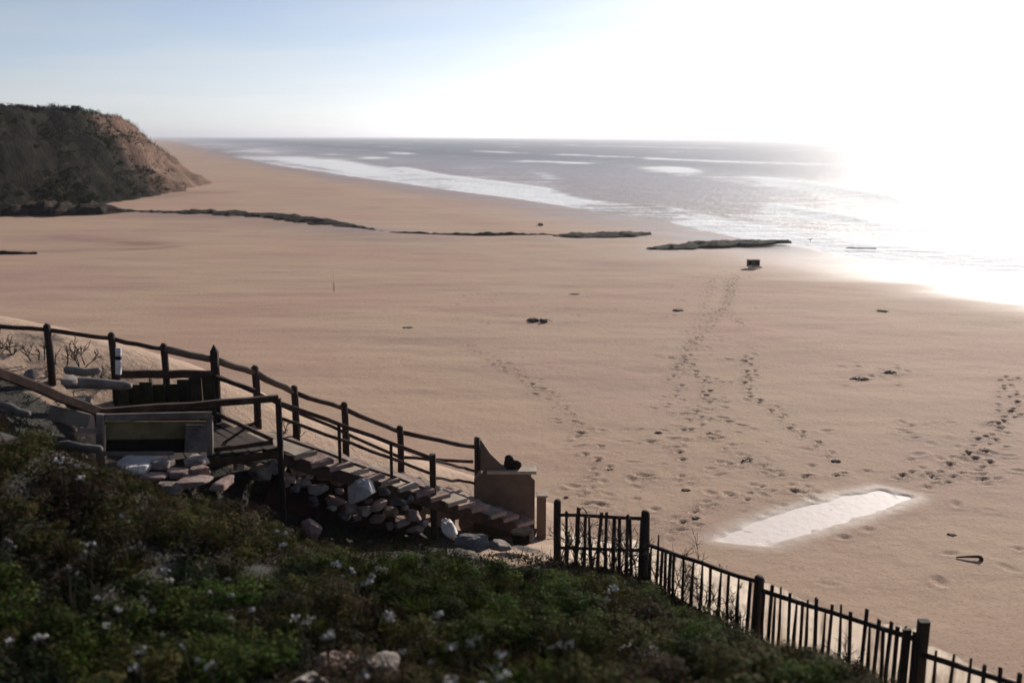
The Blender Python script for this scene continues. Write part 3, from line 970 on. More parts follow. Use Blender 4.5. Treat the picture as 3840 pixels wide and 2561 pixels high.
def picket_mb(x, y, z0, z1, w, d, lean, pointed):
    mb = MB()
    p0 = Vector((x, y, z0 - .1)); p1 = Vector((x + lean * (z1 - z0), y, z1))
    mid = p0.lerp(p1, .5) + Vector((random.gauss(0, .008), 0, 0))
    mb.beam(p0, mid, w, .022, (0, 1, 0)); mb.v = mb.v[:8 * 2]; 
    mb = MB()
    dirv = Vector((d[0], d[1], 0)).normalized(); nv = Vector((-dirv.y, dirv.x, 0))
    vs = []; fs = []
    for k, (c, ww) in enumerate(((p0, w), (mid, w * random.uniform(.85, 1.05)), (p1, w * (.35 if pointed else .9)))):
        for sx_, sn in ((-1, -1), (1, -1), (1, 1), (-1, 1)):
            vs.append(c + dirv * sx_ * ww / 2 + nv * sn * .011 + Vector((0, 0, 0 if k < 2 else random.gauss(0, .008))))
    for k in range(2):
        for i in range(4):
            j = (i + 1) % 4
            fs.append((k * 4 + i, k * 4 + j, k * 4 + 4 + j, k * 4 + 4 + i))
    fs += [(3, 2, 1, 0), (8, 9, 10, 11)]
    mb.add(vs, fs)
    return mb


def sunlit_panel_mb(a, b, z0f, z1f, off, n=16, thick=.012):
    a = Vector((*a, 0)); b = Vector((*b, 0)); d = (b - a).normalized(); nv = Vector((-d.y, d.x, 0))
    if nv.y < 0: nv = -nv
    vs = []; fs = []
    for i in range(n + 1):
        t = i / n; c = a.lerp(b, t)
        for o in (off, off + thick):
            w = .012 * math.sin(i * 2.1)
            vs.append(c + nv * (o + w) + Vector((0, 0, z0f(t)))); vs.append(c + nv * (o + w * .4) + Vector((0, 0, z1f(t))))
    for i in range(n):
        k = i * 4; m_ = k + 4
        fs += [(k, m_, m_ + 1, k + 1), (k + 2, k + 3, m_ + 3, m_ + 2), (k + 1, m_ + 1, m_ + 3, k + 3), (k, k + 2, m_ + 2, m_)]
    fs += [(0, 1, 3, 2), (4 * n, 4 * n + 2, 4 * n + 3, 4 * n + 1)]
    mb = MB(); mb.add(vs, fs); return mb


random.seed(21)
# gate between two stout posts
gate = thing('picket_gate', 'dark weathered picket gate between two posts, overgrown with bare twigs', 'gate', (FENCE[0][0], FENCE[0][1], gz(*FENCE[0])), absolute=True)
(x0, y0), (x1, y1) = FENCE[0], FENCE[1]
zt0, zt1 = at(1280, 1145, y0).z, at(1483, 1170, y1).z
zb0, zb1 = gz(x0, y0), gz(x1, y1)
post_mb(x0, y0, zb0, zt0, .135, 1).build('post', M['wood'], gate, True)
d = (x1 - x0, y1 - y0)
zr0, zr1 = at(1290, 1180, y0).z, at(1475, 1192, y1).z
mb = MB(); mb.beam((x0 + .04, y0 + .0, zr0), (x1 - .05, y1 + .05, zr1), .035, .055, seg=4, jit=.004); mb.build('rail', M['beam'], gate)
mb = MB(); mb.beam((x0 + .04, y0 + .0, zr0 - .62), (x1 - .05, y1 + .05, zr1 - .55), .035, .05, seg=4, jit=.004); mb.build('rail', M['beam'], gate)
for t, top in ((.12, .09), (.22, .16), (.33, .0), (.41, .02), (.48, .1), (.57, .10), (.66, .02), (.73, .03), (.80, .08), (.87, .02), (.95, .05)):
    x, y = x0 + d[0] * t, y0 + d[1] * t
    zr = zr0 + (zr1 - zr0) * t
    picket_mb(x, y - .035, gz(x, y), zr + top, random.uniform(.05, .075), d, random.uniform(-.06, .06), random.random() < .3).build('picket', M['wood'], gate)
# arched wire loop on the gate top
mb = MB(); xa, ya = x0 + d[0] * .3, y0 + d[1] * .3; za = zr0 + .01
mb.tube([(xa - .12, ya, za - .25), (xa - .11, ya, za + .1), (xa - .05, ya, za + .22), (xa, ya, za + .27), (xa + .05, ya, za + .21), (xa + .1, ya, za + .1), (xa + .12, ya, za - .3)], .010, 5)
mb.build('arch', M['twig'], gate)
sunlit_panel_mb(FENCE[0], FENCE[1], lambda t: -.1 + zb0 + (zb1 - zb0) * t, lambda t: zb0 + .55 + (zb1 - zb0 + .03) * t + .06 * math.sin(t * 9), .05).build('sunlit_panel', M['sunlit_panel'], gate)

# fence running down towards the camera
fence = thing('picket_fence', 'long dark picket fence with pale backing added for sunlit sand, running down the dune', 'fence', (FENCE[1][0], FENCE[1][1], zb1), absolute=True)
post_mb(x1, y1, zb1, zt1, .145, 2).build('post', M['wood'], fence, True)
P3, P4, P5 = FENCE[2], FENCE[3], FENCE[4]
zp3 = at(1748, 1320, P3[1]).z
post_mb(*P3, gz(*P3), zp3, .155, 3).build('post', M['wood'], fence, True)
zp4 = at(2100, 1422, P4[1]).z
mb = MB(); mb.beam((P4[0], P4[1], gz(*P4) - .25), (P4[0], P4[1], zp4), .13, .11, (0, 1, 0), seg=3, jit=.004); mb.build('post', M['wood'], fence)
mb = MB(); mb.beam((P4[0] - .17, P4[1] + .08, gz(*P4) - .25), (P4[0] - .17, P4[1] + .08, zp4 - .16), .10, .05, (0, 1, 0), seg=3, jit=.004); mb.build('brace', M['wood'], fence)
runs = [  # ends, rail heights at the ends, pickets (parameter, top above rail)
    (FENCE[1], P3, at(1492, 1247, FENCE[1][1]).z, at(1735, 1335, P3[1]).z, [(.06, .0), (.12, .22), (.16, .0), (.20, -.03), (.24, .03), (.28, .0), (.36, .06), (.44, .04), (.52, .05), (.60, -.03), (.68, -.03), (.76, -.03), (.84, -.03), (.92, -.03)]),
    (P3, P4, at(1760, 1352, P3[1]).z, at(2085, 1470, P4[1]).z, [(.05, .02), (.09, .14), (.125, -.02), (.16, .16), (.235, .15), (.27, -.02), (.31, .05), (.345, .1), (.41, .16), (.45, -.02), (.49, .13), (.56, .17), (.62, .13), (.695, .22), (.73, -.02), (.76, .12), (.80, .02), (.83, .15), (.865, .12), (.90, .12), (.955, .12)]),
    (P4, P5, at(2115, 1500, P4[1]).z, at(2380, 1640, P5[1]).z, [(.10, .14), (.19, .16), (.29, .15), (.38, .15), (.47, .16), (.56, .16), (.65, .16), (.74, .15), (.83, .15), (.92, .14)]),
]
for ri, (a, b, za, zb, pk) in enumerate(runs):
    d = (b[0] - a[0], b[1] - a[1])
    mb = MB(); mb.beam((*a, za), (*b, zb), .04, .062, seg=6, jit=.006); mb.build('rail', M['beam'], fence)
    if ri == 2:
        mb = MB(); mb.beam((a[0], a[1], za - .6), (b[0], b[1], zb - .6), .04, .05, seg=6, jit=.006); mb.build('rail', M['beam'], fence)
    for t, top in pk:
        x, y = a[0] + d[0] * t, a[1] + d[1] * t; zr = za + (zb - za) * t
        picket_mb(x - .01, y - .036, gz(x, y), zr + top * random.uniform(.8, 1.1), random.uniform(.042, .066), d, random.uniform(-.03, .03), random.random() < .5).build('picket', M['wood'], fence)
    g0, g1 = gz(*a), gz(*b)
    hi = (-.04, .10, .10)[ri]
    sunlit_panel_mb(a, b, lambda t: min(g0 + (g1 - g0) * t, za + (zb - za) * t - .5) - .25, lambda t: za + (zb - za) * t + hi * (1 if ri == 0 else max(.0, math.sin(t * 7 + 1)) + .15) + .01 * math.sin(t * 40), .05, 24).build('sunlit_panel', M['sunlit_panel'], fence)  # bright panel added in place of sunlit sand between the pickets


# bare twiggy growth on the fence
def twig_mesh(n, h, spread, seed, depth=3):
    random.seed(seed); mb = MB()

    def branch(p, d, L, r, k):
        pts = [p]; dd = d.copy()
        for _ in range(3):
            dd = (dd + rnd_dir() * .28).normalized(); pts.append(pts[-1] + dd * L / 3)
        mb.tube(pts, [r, r * .85, r * .7, r * .5], 4)
        if k > 0:
            for _ in range(random.choice((2, 3, 3))):
                q = random.choice(pts[1:])
                branch(q, (dd + rnd_dir() * .9 + Vector((0, 0, .3))).normalized(), L * random.uniform(.45, .7), r * .68, k - 1)
    for _ in range(n):
        branch(Vector((random.gauss(0, spread), random.gauss(0, .06), -.1)), Vector((random.gauss(0, .25), random.gauss(0, .15), 1)).normalized(), h * random.uniform(.4, .6), .012, depth)
    return mb


for i, (x, y, n, h, sp, lab) in enumerate((
        (1.35, 15.84, 6, 1.15, .22, 'bare twiggy shrub tangled through the middle of the gate'),
        (1.95, 15.24, 8, 1.25, .2, 'dense bare twiggy shrub against the right gate post'),
        (1.0, 16.15, 4, .95, .12, 'thin bare twigs beside the left gate post'),
        (2.5, 14.76, 7, 1.05, .18, 'bare twiggy shrub rising over the rail right of the gate'),
        (2.95, 14.36, 7, .95, .2, 'bare twiggy shrub over the middle of the sloping rail'),
        (3.35, 14.02, 6, .8, .18, 'low bare twigs left of the round topped post'),
        (4.45, 12.1, 6, .85, .22, 'dry twiggy shrub half way down the fence'),
        (-4.0, 17.35, 4, .5, .12, 'small dry shrub behind the stair rail'),
        (-7.6, 15.9, 7, .62, .45, 'dry twiggy scrub on the bank at the far left'),
        (-6.7, 16.1, 5, .5, .25, 'dry tuft beside the thick rail on the bank'),
        (-8.05, 15.75, 8, .5, .3, 'dry scrub cut by the left edge above the slanting rail'),
        (-7.0, 15.2, 6, .4, .3, 'low dry scrub behind the split logs'))):
    o = twig_mesh(int(n * (1.8 if y > 14 and x > 0 else 1.2)), h, sp * 1.2, 300 + i).build('dry_shrub', M['twig']); o.location = (x, y, dz(x, y))
    tag(o, lab, 'shrub', 'bare twiggy shrubs')

# ------------------------------------------------------------------ landing and stairs
DECK = 3.2
N1 = at(225, 945, 14); N2 = at(638, 914, 15); N3 = at(994, 1040, 17); F1 = at(493, 805, 16.45)
land = thing('timber_landing', 'dark timber stair landing with heavy rails and pale boards beneath', 'landing', (N1.x, N1.y, dz(N1.x, N1.y)), absolute=True)
random.seed(31)


def bpost(p, z0, w, parent, m='wood', top=0, name='post', pointed=0):
    mb = MB(); mb.beam((p.x, p.y, z0), (p.x + random.gauss(0, .01), p.y, p.z + top), w, w * .9, (0, 1, 0), seg=3, jit=.004, cap=pointed); return mb.build(name, M[m], parent)


bpost(N1, dz(N1.x, N1.y) - .2, .10, land, top=-.03)
bpost(N2, dz(N2.x, N2.y) - .3, .085, land)
bpost(F1, 2.4, .125, land, pointed=.12)
bL = Vector((-6.5, 15.85, 4.2))
bpost(Vector((bL.x, bL.y, 4.12)), 2.9, .11, land)
for a, b, w, h in ((bL, Vector((F1.x, F1.y, at(490, 858, 16.45).z)), .09, .13), (N1, N2, .09, .10), (N1 - Vector((0, 0, .16)), at(490, 958, 14.62), .04, .05),
                   (at(-60, 830, 12.3), N1, .11, .13), (at(490, 862, 16.4), Vector((F1.x + .9, F1.y - .95, 4.0)), .05, .07)):
    mb = MB(); mb.beam(a, b, w, h, seg=6, jit=.006); mb.build('rail', M['beam'], land)
nl = Vector((N1.x, N1.y, DECK)); nr = Vector((N2.x, N2.y, DECK)); fl = Vector((bL.x, bL.y, DECK)); fr = Vector((F1.x, F1.y, DECK))
nb = 11
for k in range(nb):
    t = (k + .5) / nb
    mb = MB(); mb.beam(nl.lerp(nr, t), fl.lerp(fr, t), (nr - nl).length / nb * .9, .035, seg=2); mb.build('deck_board', M['wood'], land)
for a, b, n in ((nl, nr, 'joist'), (nr, fr, 'joist'), (fl, fr, 'joist')):
    mb = MB(); mb.beam(a - Vector((0, 0, .09)), b - Vector((0, 0, .09)), .06, .12, seg=4, jit=.004); mb.build(n, M['beam'], land)
mb = MB(); mb.beam(at(490, 1031, 14.7), at(628, 1015, 15), .05, .07, seg=3, jit=.005); mb.build('brace', M['beam'], land)
mb = MB(); mb.beam(at(497, 950, 15.0), at(628, 1008, 15.02), .05, .06, seg=3, jit=.005); mb.build('brace', M['beam'], land)
mb = MB(); mb.beam(at(505, 1020, 15.3), at(600, 960, 15.3), .035, .04, seg=3, jit=.005); mb.build('brace', M['beam'], land)

for k in range(8):
    a = fl.lerp(fr, (k + .55) / 8.2) + Vector((0, -.06 + random.gauss(0, .006), .03)); h_ = .78 + random.gauss(0, .025)
    mb = MB(); mb.beam(a, a + Vector((random.gauss(0, .006), 0, h_)), .205, .028, (0, 1, 0), seg=2, jit=.003); mb.build('back_board', M['moss'], land)
for i, (u, v, lab) in enumerate(((390, 890, 'small pale block standing on the landing deck, left of two'), (432, 888, 'taller pale block on the landing deck beside the corner post'))):
    p = at(u, v, 16.0); p.z = DECK + .04 + .10
    o = MB(); o.lump((0, 0, 0), (.09 + .04 * i, .07, .10), .3, 90 + i, .05); o = o.build('block', M['palewood'], smooth=True); o.location = p; tag(o, lab, 'block')

# the pale framed bench under the near rail
bench = thing('bench', 'grey framed timber bench with ochre back board under the landing rail', 'bench', tuple(at(228, 1062, 13.8)), absolute=True)
for a, b, w, h, m, n in ((at(230, 950, 13.82), at(230, 1062, 13.82), .105, .07, 'palewood', 'leg'), (at(482, 958, 14.4), at(482, 1042, 14.4), .09, .06, 'palewood', 'leg'),
                         (at(240, 957, 13.84), at(486, 951, 14.4), .05, .10, 'palewood', 'rail'), (at(240, 1040, 13.84), at(400, 1040, 14.2), .05, .055, 'palewood', 'rail')):
    mb = MB(); mb.beam(a, b, w, h, (0, 1, 0) if n == 'leg' else (0, 0, 1), seg=2, jit=.003); mb.build(n, M[m], bench)
mb = MB(); mb.beam(at(243, 987, 13.92), at(484, 985, 14.48), .025, .27, seg=2); mb.build('back_board', M['yellow'], bench)
mb = MB(); mb.beam(at(243, 1019, 13.96), at(484, 1014, 14.52), .02, .30, seg=2); mb.build('shade_board', M['black'], bench)  # black sheet added for the shaded void under the deck
mb = MB(); mb.beam(at(425, 1005, 14.25), at(478, 1005, 14.38), .02, .42, seg=2); mb.build('end_board', M['greystone'], bench)
# boards under the slanting rail
for i, (u0, v0, u1, v1, Y, lab) in enumerate(((112, 945, 205, 967, 13.5, 'upper mauve grey plank leaning under the slanting rail'), (180, 985, 226, 988, 13.5, 'short lower grey plank beside the bench leg'))):
    mb = MB(); mb.beam(at(u0, v0, Y), at(u1, v1, Y + .15), .03, .22 if i == 0 else .08, seg=2, jit=.004); tag(mb.build('plank', M['palewood']), lab, 'plank')
for i, (u0, v0, u1, v1, Y, h, lab) in enumerate(((147, 848, 232, 852, 15.0, .13, 'pale split log lying on the bank by the landing, upper of two'), (145, 878, 300, 884, 14.7, .16, 'long pale split log beside the landing, lower of two'), (125, 1022, 235, 1030, 13.2, .13, 'mossy grey log in the scrub left of the bench leg'), (0, 930, 70, 950, 12.6, .1, 'pale driftwood log under the slanting rail at far left'))):
    a, b = at(u0, v0, Y), at(u1, v1, Y); mb = MB()
    L = b - a; mb.tube([a + L * t + Vector((random.gauss(0, .01), 0, random.gauss(0, .012))) for t in (0, .06, .3, .6, .93, 1)], [h * .3, h * .5, h * .55, h * .5, h * .45, h * .25], 9)
    tag(mb.build('log', M['palewood' if i < 2 else 'greystone'], smooth=True), lab, 'log', 'logs by the landing')

# stairs
stair = thing('staircase', 'timber staircase descending from the landing to the beach, worn treads', 'staircase', (.5, 18.5, .3), absolute=True)
A0 = Vector((N2.x + .03, N2.y + .03, DECK - .03)); A1 = Vector((.46, 18.42, .52))
nv = Vector((-.64, .77, 0)); WID = 1.45
nt_ = 15
for k in range(nt_):
    t = (k + 1) / (nt_ + 1)
    c = A0.lerp(A1, t); mb = MB()
    run = Vector((.77, .64, 0))
    mb.beam(c - run * .17 + Vector((0, 0, 0)), c + run * .17, .045, .045)   # nosing block keeps the tread's near end proud
    mb = MB()
    p = c - nv * .06; q = c + nv * (WID - .02)
    mb.beam(p + Vector((random.gauss(0, .02), random.gauss(0, .02), random.gauss(0, .008))), q, .40 + random.gauss(0, .02), .075, seg=7, jit=.014); mb.build('tread', M['pinkstone' if k % 3 else 'coping'], stair)
for k in range(nt_):
    c = A0.lerp(A1, (k + 1) / (nt_ + 1)) - Vector((.77, .64, 0)) * .16 - Vector((0, 0, .11))
    mb = MB(); mb.beam(c + nv * .06, c + nv * (WID - .1), .03, .13, seg=2, jit=.004); mb.build('riser', M['wood'], stair)
up = Vector((0, 0, 1))
for off, n in ((.02, 'stringer'), (WID - .08, 'stringer')):
    mb = MB(); o = nv * off - up * .17; mb.beam(A0 + o, A1 + o, .05, .2, seg=8, jit=.004); mb.build(n, M['beam'], stair)
bpost(N3, dz(N3.x, N3.y) - .2, .11, stair)
hr1 = Vector((N3.x, N3.y, N3.z - .1))
for a, b, w, h in ((N2 - up * .06, hr1, .05, .07), (hr1 - up * .02, at(1090, 1079, 18.35), .05, .05), (N2 - up * .62, N3 - up * .72, .035, .045), (N2 - up * .30, N3 - up * .38, .045, .055), (N3 - up * .45, at(1090, 1108, 18.35), .04, .05)):
    mb = MB(); mb.beam(a, b, w, h, seg=7, jit=.008); mb.build('rail', M['beam'], stair)
for t in (.36, .7):
    p = N2.lerp(N3, t); mb = MB(); mb.beam(p - up * .05, p - up * .72, .05, .05, (0, 1, 0)); mb.build('baluster', M['wood'], stair)

# balustrade on the far side, with a thick round top rail
bal = thing('balustrade', 'rustic post and pole balustrade along the far side of the stairs', 'balustrade', (F1.x, F1.y, 2.7), absolute=True)
FP = [at(107, 742, 15.5), at(255, 762, 15.85), at(375, 787, 16.15), at(493, 812, 16.5), at(585, 838, 17.0), at(675, 884, 17.4), at(790, 922, 18.0), at(918, 976, 18.7), at(1095, 1002, 19.5)]
for k, p in enumerate(FP):
    if k == 3: continue
    mb = MB(); z0 = min(dz(p.x, p.y), p.z - .6) - .2
    mb.tube([(p.x, p.y, z0), (p.x + .01, p.y, p.z - .4), (p.x, p.y, p.z - .03), (p.x + .005, p.y, p.z)], [.062, .058, .056, .03] if k < 4 else [.07, .066, .066, .04], 8)
    mb.build('post', M['wood'], bal, True)
RP = [at(-40, 745, 15.2)] + [p - up * (.10 if k < 4 else .13) for k, p in enumerate(FP[:-1])] + [FP[-1] - up * .22]
for k, (a, b) in enumerate(zip(RP[:-1], RP[1:])):
    mb = MB(); m_ = a.lerp(b, .5) - up * .006
    w = .035 if k < 3 else .062 if k < 6 else .045
    mb.tube([a, a.lerp(m_, .5) + Vector((0, 0, random.gauss(0, .01))), m_, b.lerp(m_, .5) + Vector((0, 0, random.gauss(0, .01))), b], [w, w * 1.08, w, w * 1.05, w * .95], 8)
    mb.build('top_rail', M['beam'] if k < 3 or k > 5 else M['plaster'], bal, True)
for a, b in ((at(500, 862, 16.55), at(645, 928, 17.2)), (at(645, 928, 17.2), at(915, 1047, 18.75)), (at(915, 1047, 18.75), at(1085, 1060, 19.4))):
    mb = MB(); mb.beam(a, b, .045, .06, seg=5, jit=.008); mb.build('mid_rail', M['beam'], bal)
for u, v0, v1, Y in ((800, 995, 1020, 18.1), (925, 1045, 1072, 18.8)):
    mb = MB(); mb.beam(at(u, v0, Y), at(u, v1, Y), .05, .05, (0, 1, 0)); mb.build('baluster', M['wood'], bal)
# white marker post
mk = thing('marker_post', 'slim white marker post with a dark band beside the landing', 'post', tuple(at(272, 852, 15.6)), absolute=True)
p = at(272, 797, 15.6); q = at(272, 858, 15.6)
mb = MB(); mb.beam(q, p, .085, .05, (0, 1, 0)); mb.build('shaft', M['white'], mk)
c = q.lerp(p, .62); mb = MB(); mb.beam(c - up * .03, c + up * .03, .092, .058, (0, 1, 0)); mb.build('band', M['black'], mk)

# rendered pier at the foot of the stairs
pier = thing('wall_pier', 'brown rendered wall with pale coping at the foot of the stairs', 'wall', (.0, 18.6, .4), absolute=True)
pl, pr = at(1088, 1083, 18.5), at(1228, 1083, 18.5)
mb = MB(); mb.box((pl.x, 18.5, -.1), (pr.x, 18.78, pl.z - .035)); mb.build('body', M['plaster'], pier)
mb = MB(); mb.box((pl.x + .25, 18.47, pl.z - .032), (pr.x + .03, 18.81, pl.z + .03)); mb.build('coping', M['coping'], pier)
tb = [at(1089, 1010, 18.55), at(1105, 1010, 18.55), at(1125, 1040, 18.55), at(1166, 1079, 18.55), at(1089, 1079, 18.55)]
mb = MB(); mb.add([p for p in tb] + [p + Vector((0, .12, 0)) for p in tb], [(4, 3, 2, 1, 0), (5, 6, 7, 8, 9)] + [(i, (i + 1) % 5, (i + 1) % 5 + 5, i + 5) for i in range(5)]); mb.build('wing', M['plaster'], pier)
mb = MB(); a = at(1096, 1003, 18.5); mb.tube([a - up * .65, a - up * .3, a], [.055, .06, .045], 8); mb.build('post', M['wood'], pier, True)
pil = thing('low_pillar', 'short brown pillar with flat pale cap beside the wall', 'pillar', (.62, 18.6, .3), absolute=True)
a, b = at(1233, 1138, 18.55), at(1254, 1138, 18.55)
mb = MB(); mb.box((a.x, 18.55, -.1), (b.x, 18.75, a.z - .02)); mb.build('body', M['plaster'], pil)
mb = MB(); mb.box((a.x - .0, 18.52, a.z - .017), (b.x + .03, 18.78, a.z + .02)); mb.build('cap', M['coping'], pil)
bo = MB(); c = at(1169, 1058, 18.62); bo.lump(c - up * .03, (.10, .09, .15), .9, 5, .3, 2.2); bo.lump(c + Vector((.13, 0, -.07)), (.11, .09, .09), .9, 6, .3, 2.2)
tag(bo.build('boulder', M['shade_rock'], smooth=True), 'dark two lobed boulder sitting on top of the brown wall', 'boulder')

# ------------------------------------------------------------------ stones
def stone(name, c, r, m, label, cat, group=None, seed=0, e=.55, amp=.14, rz=0, tilt=0, cut=9):
    mb = MB(); mb.lump((0, 0, 0), r, e, seed, amp, rz=rz, tilt=tilt, nu=26, nv=16, cut=cut)
    o = mb.build(name, M[m], smooth=False); o.location = c
    return tag(o, label, cat, group)


PV = [(305, 1068, .30, .26, 'whitestone', 'largest grey slab at the back of the paving'), (372, 1062, .15, .12, 'stone', 'small oval paving stone behind the grey slab'), (455, 1056, .16, .13, 'stone', 'rounded pale stone at the back right of the paving'),
      (354, 1096, .19, .10, 'pinkstone', 'long narrow stone on the left of the paving'), (412, 1085, .18, .10, 'pinkstone', 'pinkish stone in the middle row of the paving'), (462, 1077, .13, .12, 'pinkstone', 'small square stone at the right of the middle row'),
      (388, 1118, .20, .11, 'stone', 'front left paving stone beside the scrub'), (448, 1106, .21, .17, 'pinkstone', 'big pink front paving stone'), (507, 1107, .13, .17, 'pinkstone', 'slanted pink stone on the right edge of the paving'), (262, 1078, .2, .18, 'greystone', 'mossy dark stone left of the paving')]
random.seed(41)
for i, (u, v, a, b, m, lab) in enumerate(PV):
    p = at(u, v, 13.75 - (v - 1056) * .0115)
    p.z = max(p.z, dz(p.x, p.y) + .03)
    stone('paving_stone', p, (a, b * 1.25, .055), m, lab, 'stone', 'paving stones below the landing', i, .34, .10, random.uniform(-.15, .15) - .15, 0, 2)
ST = [(830, 1124, .30, .2, 'whitestone', 'big white boulder', 15.9)]
rub = [(700, 1108, .2, 'stone'), (735, 1118, .22, 'stone'), (662, 1095, .2, 'pinkstone'), (690, 1075, .22, 'pinkstone'), (640, 1068, .2, 'stone'), (600, 1085, .24, 'stone'), (575, 1062, .2, 'stone'), (560, 1042, .16, 'pinkstone'), (525, 1050, .14, 'stone'), (768, 1145, .2, 'pinkstone'), (745, 1085, .2, 'pinkstone'), (800, 1162, .18, 'pinkstone'), (835, 1172, .2, 'stone'), (870, 1158, .19, 'pinkstone'), (868, 1190, .18, 'pinkstone'), (900, 1175, .2, 'pinkstone'), (925, 1200, .2, 'pinkstone'), (950, 1182, .17, 'pinkstone'), (955, 1215, .18, 'pinkstone'), (915, 1150, .17, 'greystone'), (880, 1125, .16, 'greystone'), (775, 1098, .18, 'pinkstone'), (790, 1180, .14, 'greystone'), (720, 1150, .16, 'greystone'), (940, 1145, .14, 'greystone'), (655, 1110, .11, 'pinkstone'), (712, 1090, .1, 'stone'), (675, 1120, .12, 'greystone'), (760, 1165, .11, 'stone'), (820, 1188, .12, 'stone'), (845, 1150, .1, 'greystone'), (895, 1205, .11, 'pinkstone'), (930, 1165, .1, 'stone'), (970, 1200, .12, 'stone'), (780, 1128, .11, 'pinkstone'), (610, 1060, .12, 'greystone'), (545, 1070, .13, 'pinkstone')]
random.seed(42)
st_named = []
for i, (u, v, r, m) in enumerate(sorted(rub)):
    t = (u - 520) / 460
    Y = 14.75 + 1.75 * t + random.uniform(-.05, .15)
    p = at(u, v, Y); p.z = max(p.z, dz(p.x, p.y) + .04)
    mw = {'stone': 'pale', 'pinkstone': 'pink', 'greystone': 'grey'}[m]
    st_named.append((mw, p, r, m, i))
cnt = {}
NUM = ['leftmost', 'second', 'third', 'fourth', 'fifth', 'sixth', 'seventh', 'eighth', 'ninth', 'tenth', 'eleventh', 'twelfth', 'thirteenth', 'fourteenth', 'fifteenth', 'sixteenth', 'seventeenth', 'eighteenth', 'nineteenth', 'twentieth']
for mw, p, r, m, i in st_named:
    k = cnt.get(mw, 0); cnt[mw] = k + 1
    lab = f"{mw} rubble stone under the stairs, {NUM[k]}" + (' of its colour' if k == 0 else ' of its colour from the left')
    stone('rubble_stone', p, (r * random.uniform(.7, 1.0), r * .8, r * random.uniform(.38, .58)), m, lab, 'stone', 'rubble under the stairs', i + 20, .55, .2, random.uniform(-.6, .6), random.uniform(-.2, .2))
for i, (u, v, a, b, m, lab, Y) in enumerate(ST + [(1032, 1215, .15, .2, 'whitestone', 'upright pale stone right of the stair post', 16.4), (1085, 1243, .30, .1, 'greystone', 'low grey rock beside the sandy path', 16.0), (1145, 1252, .22, .09, 'stone', 'flat pale rock on the sandy path', 15.9), (1058, 1240, .12, .1, 'stone', 'small pale rock between the grey rock and the upright stone', 16.1),
                                              (1195, 1228, .26, .12, 'shade_rock', 'black rock at the foot of the stairs', 16.9), (1475, 1500, .26, .10, 'whitestone', 'flat white stone on the slope below the fence', 9.4),
                                              (765, 1522, .22, .05, 'pinkstone', 'pinkish boulder low on the near slope', 7.9), (870, 1530, .22, .07, 'stone', 'tan boulder low on the near slope', 7.8), (905, 1560, .15, .06, 'pinkstone', 'brown stone at the lower edge beside the tan boulder', 7.4), (715, 1560, .18, .06, 'stone', 'ochre stone at the lower edge left of the pinkish boulder', 7.3), (22, 1248, .07, .07, 'greystone', 'grey stone in the scrub at the far left', 9.3),
                                              (720, 1215, .2, .16, 'pinkstone', 'mauve boulder in the dark under the stairs', 14.9),
                                              (160, 870, .12, .08, 'stone', 'pale rock above the slanting rail, right of two', 14.2), (75, 858, .13, .09, 'stone', 'pale rock above the slanting rail, left of two', 13.6), (175, 925, .22, .1, 'greystone', 'flat grey rock behind the slanting rail', 14.3)]):
    p = at(u, v, Y)
    if i not in (0,): p.z = max(p.z, dz(p.x, p.y) + .02)
    stone('rock', p, (a, a * .8, b), m, lab + (' under the stairs' if i == 0 else ''), 'rock', None, 60 + i, .6, .3, random.uniform(-.4, .4))
# dark support wall under the stairs
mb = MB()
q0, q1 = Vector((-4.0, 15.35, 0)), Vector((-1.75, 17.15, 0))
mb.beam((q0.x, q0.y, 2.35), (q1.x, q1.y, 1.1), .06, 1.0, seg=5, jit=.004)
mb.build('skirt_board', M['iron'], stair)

# ------------------------------------------------------------------ things on the beach
def shade_rock(name, line, h, w, label, seed):
    """low dark shelf, mostly standing in for shade: sunk in the sand, ragged crest, tapered ends"""
    P = [Vector((*p, 0)) for p in line]
    L = [0]
    for a, b in zip(P[:-1], P[1:]): L.append(L[-1] + (b - a).length)
    n = max(40, int(L[-1] / .16)); m_ = 11
    vs = []; fs = []
    for i in range(n + 1):
        s_ = L[-1] * i / n
        k = max(j for j in range(len(L) - 1) if L[j] <= s_ + 1e-6)
        t = (s_ - L[k]) / (L[k + 1] - L[k]); c = P[k].lerp(P[k + 1], t); d = (P[k + 1] - P[k]).normalized(); nn = Vector((-d.y, d.x, 0))
        tt = i / n
        env = min(1, tt / .15) ** .8 * min(1, (1 - tt) / .3) ** .9
        hh_ = h * env * (.8 + .5 * float(fbm(s_ / 2.5 + seed * 9, seed, 3, seed))); ww = w * (.25 + .75 * env) * (.85 + .4 * float(fbm(s_ / 4, 3.3, 2, seed + 1)))
        for j in range(m_):
            a = math.pi * j / (m_ - 1)
            x = -math.cos(a); z = math.sin(a) ** .6
            jz = float(vnoise(s_ / .9 + seed, j * .9, seed + 2)) * .35 + float(vnoise(s_ / .35 + seed, j * 1.3, seed + 5)) * .25
            vs.append(c + nn * x * ww * (1 + .35 * float(vnoise(s_ / 1.1, (j > 5) * 7.3, seed + 8))) + Vector((0, 0, -.12 + (hh_ + .20) * z * (1 + jz))))
    for i in range(n):
        for j in range(m_ - 1):
            fs.append((i * m_ + j, (i + 1) * m_ + j, (i + 1) * m_ + j + 1, i * m_ + j + 1))
    mb = MB(); mb.add(vs, fs)
    return tag(mb.build(name, M['shade_rock']), label, 'rock')


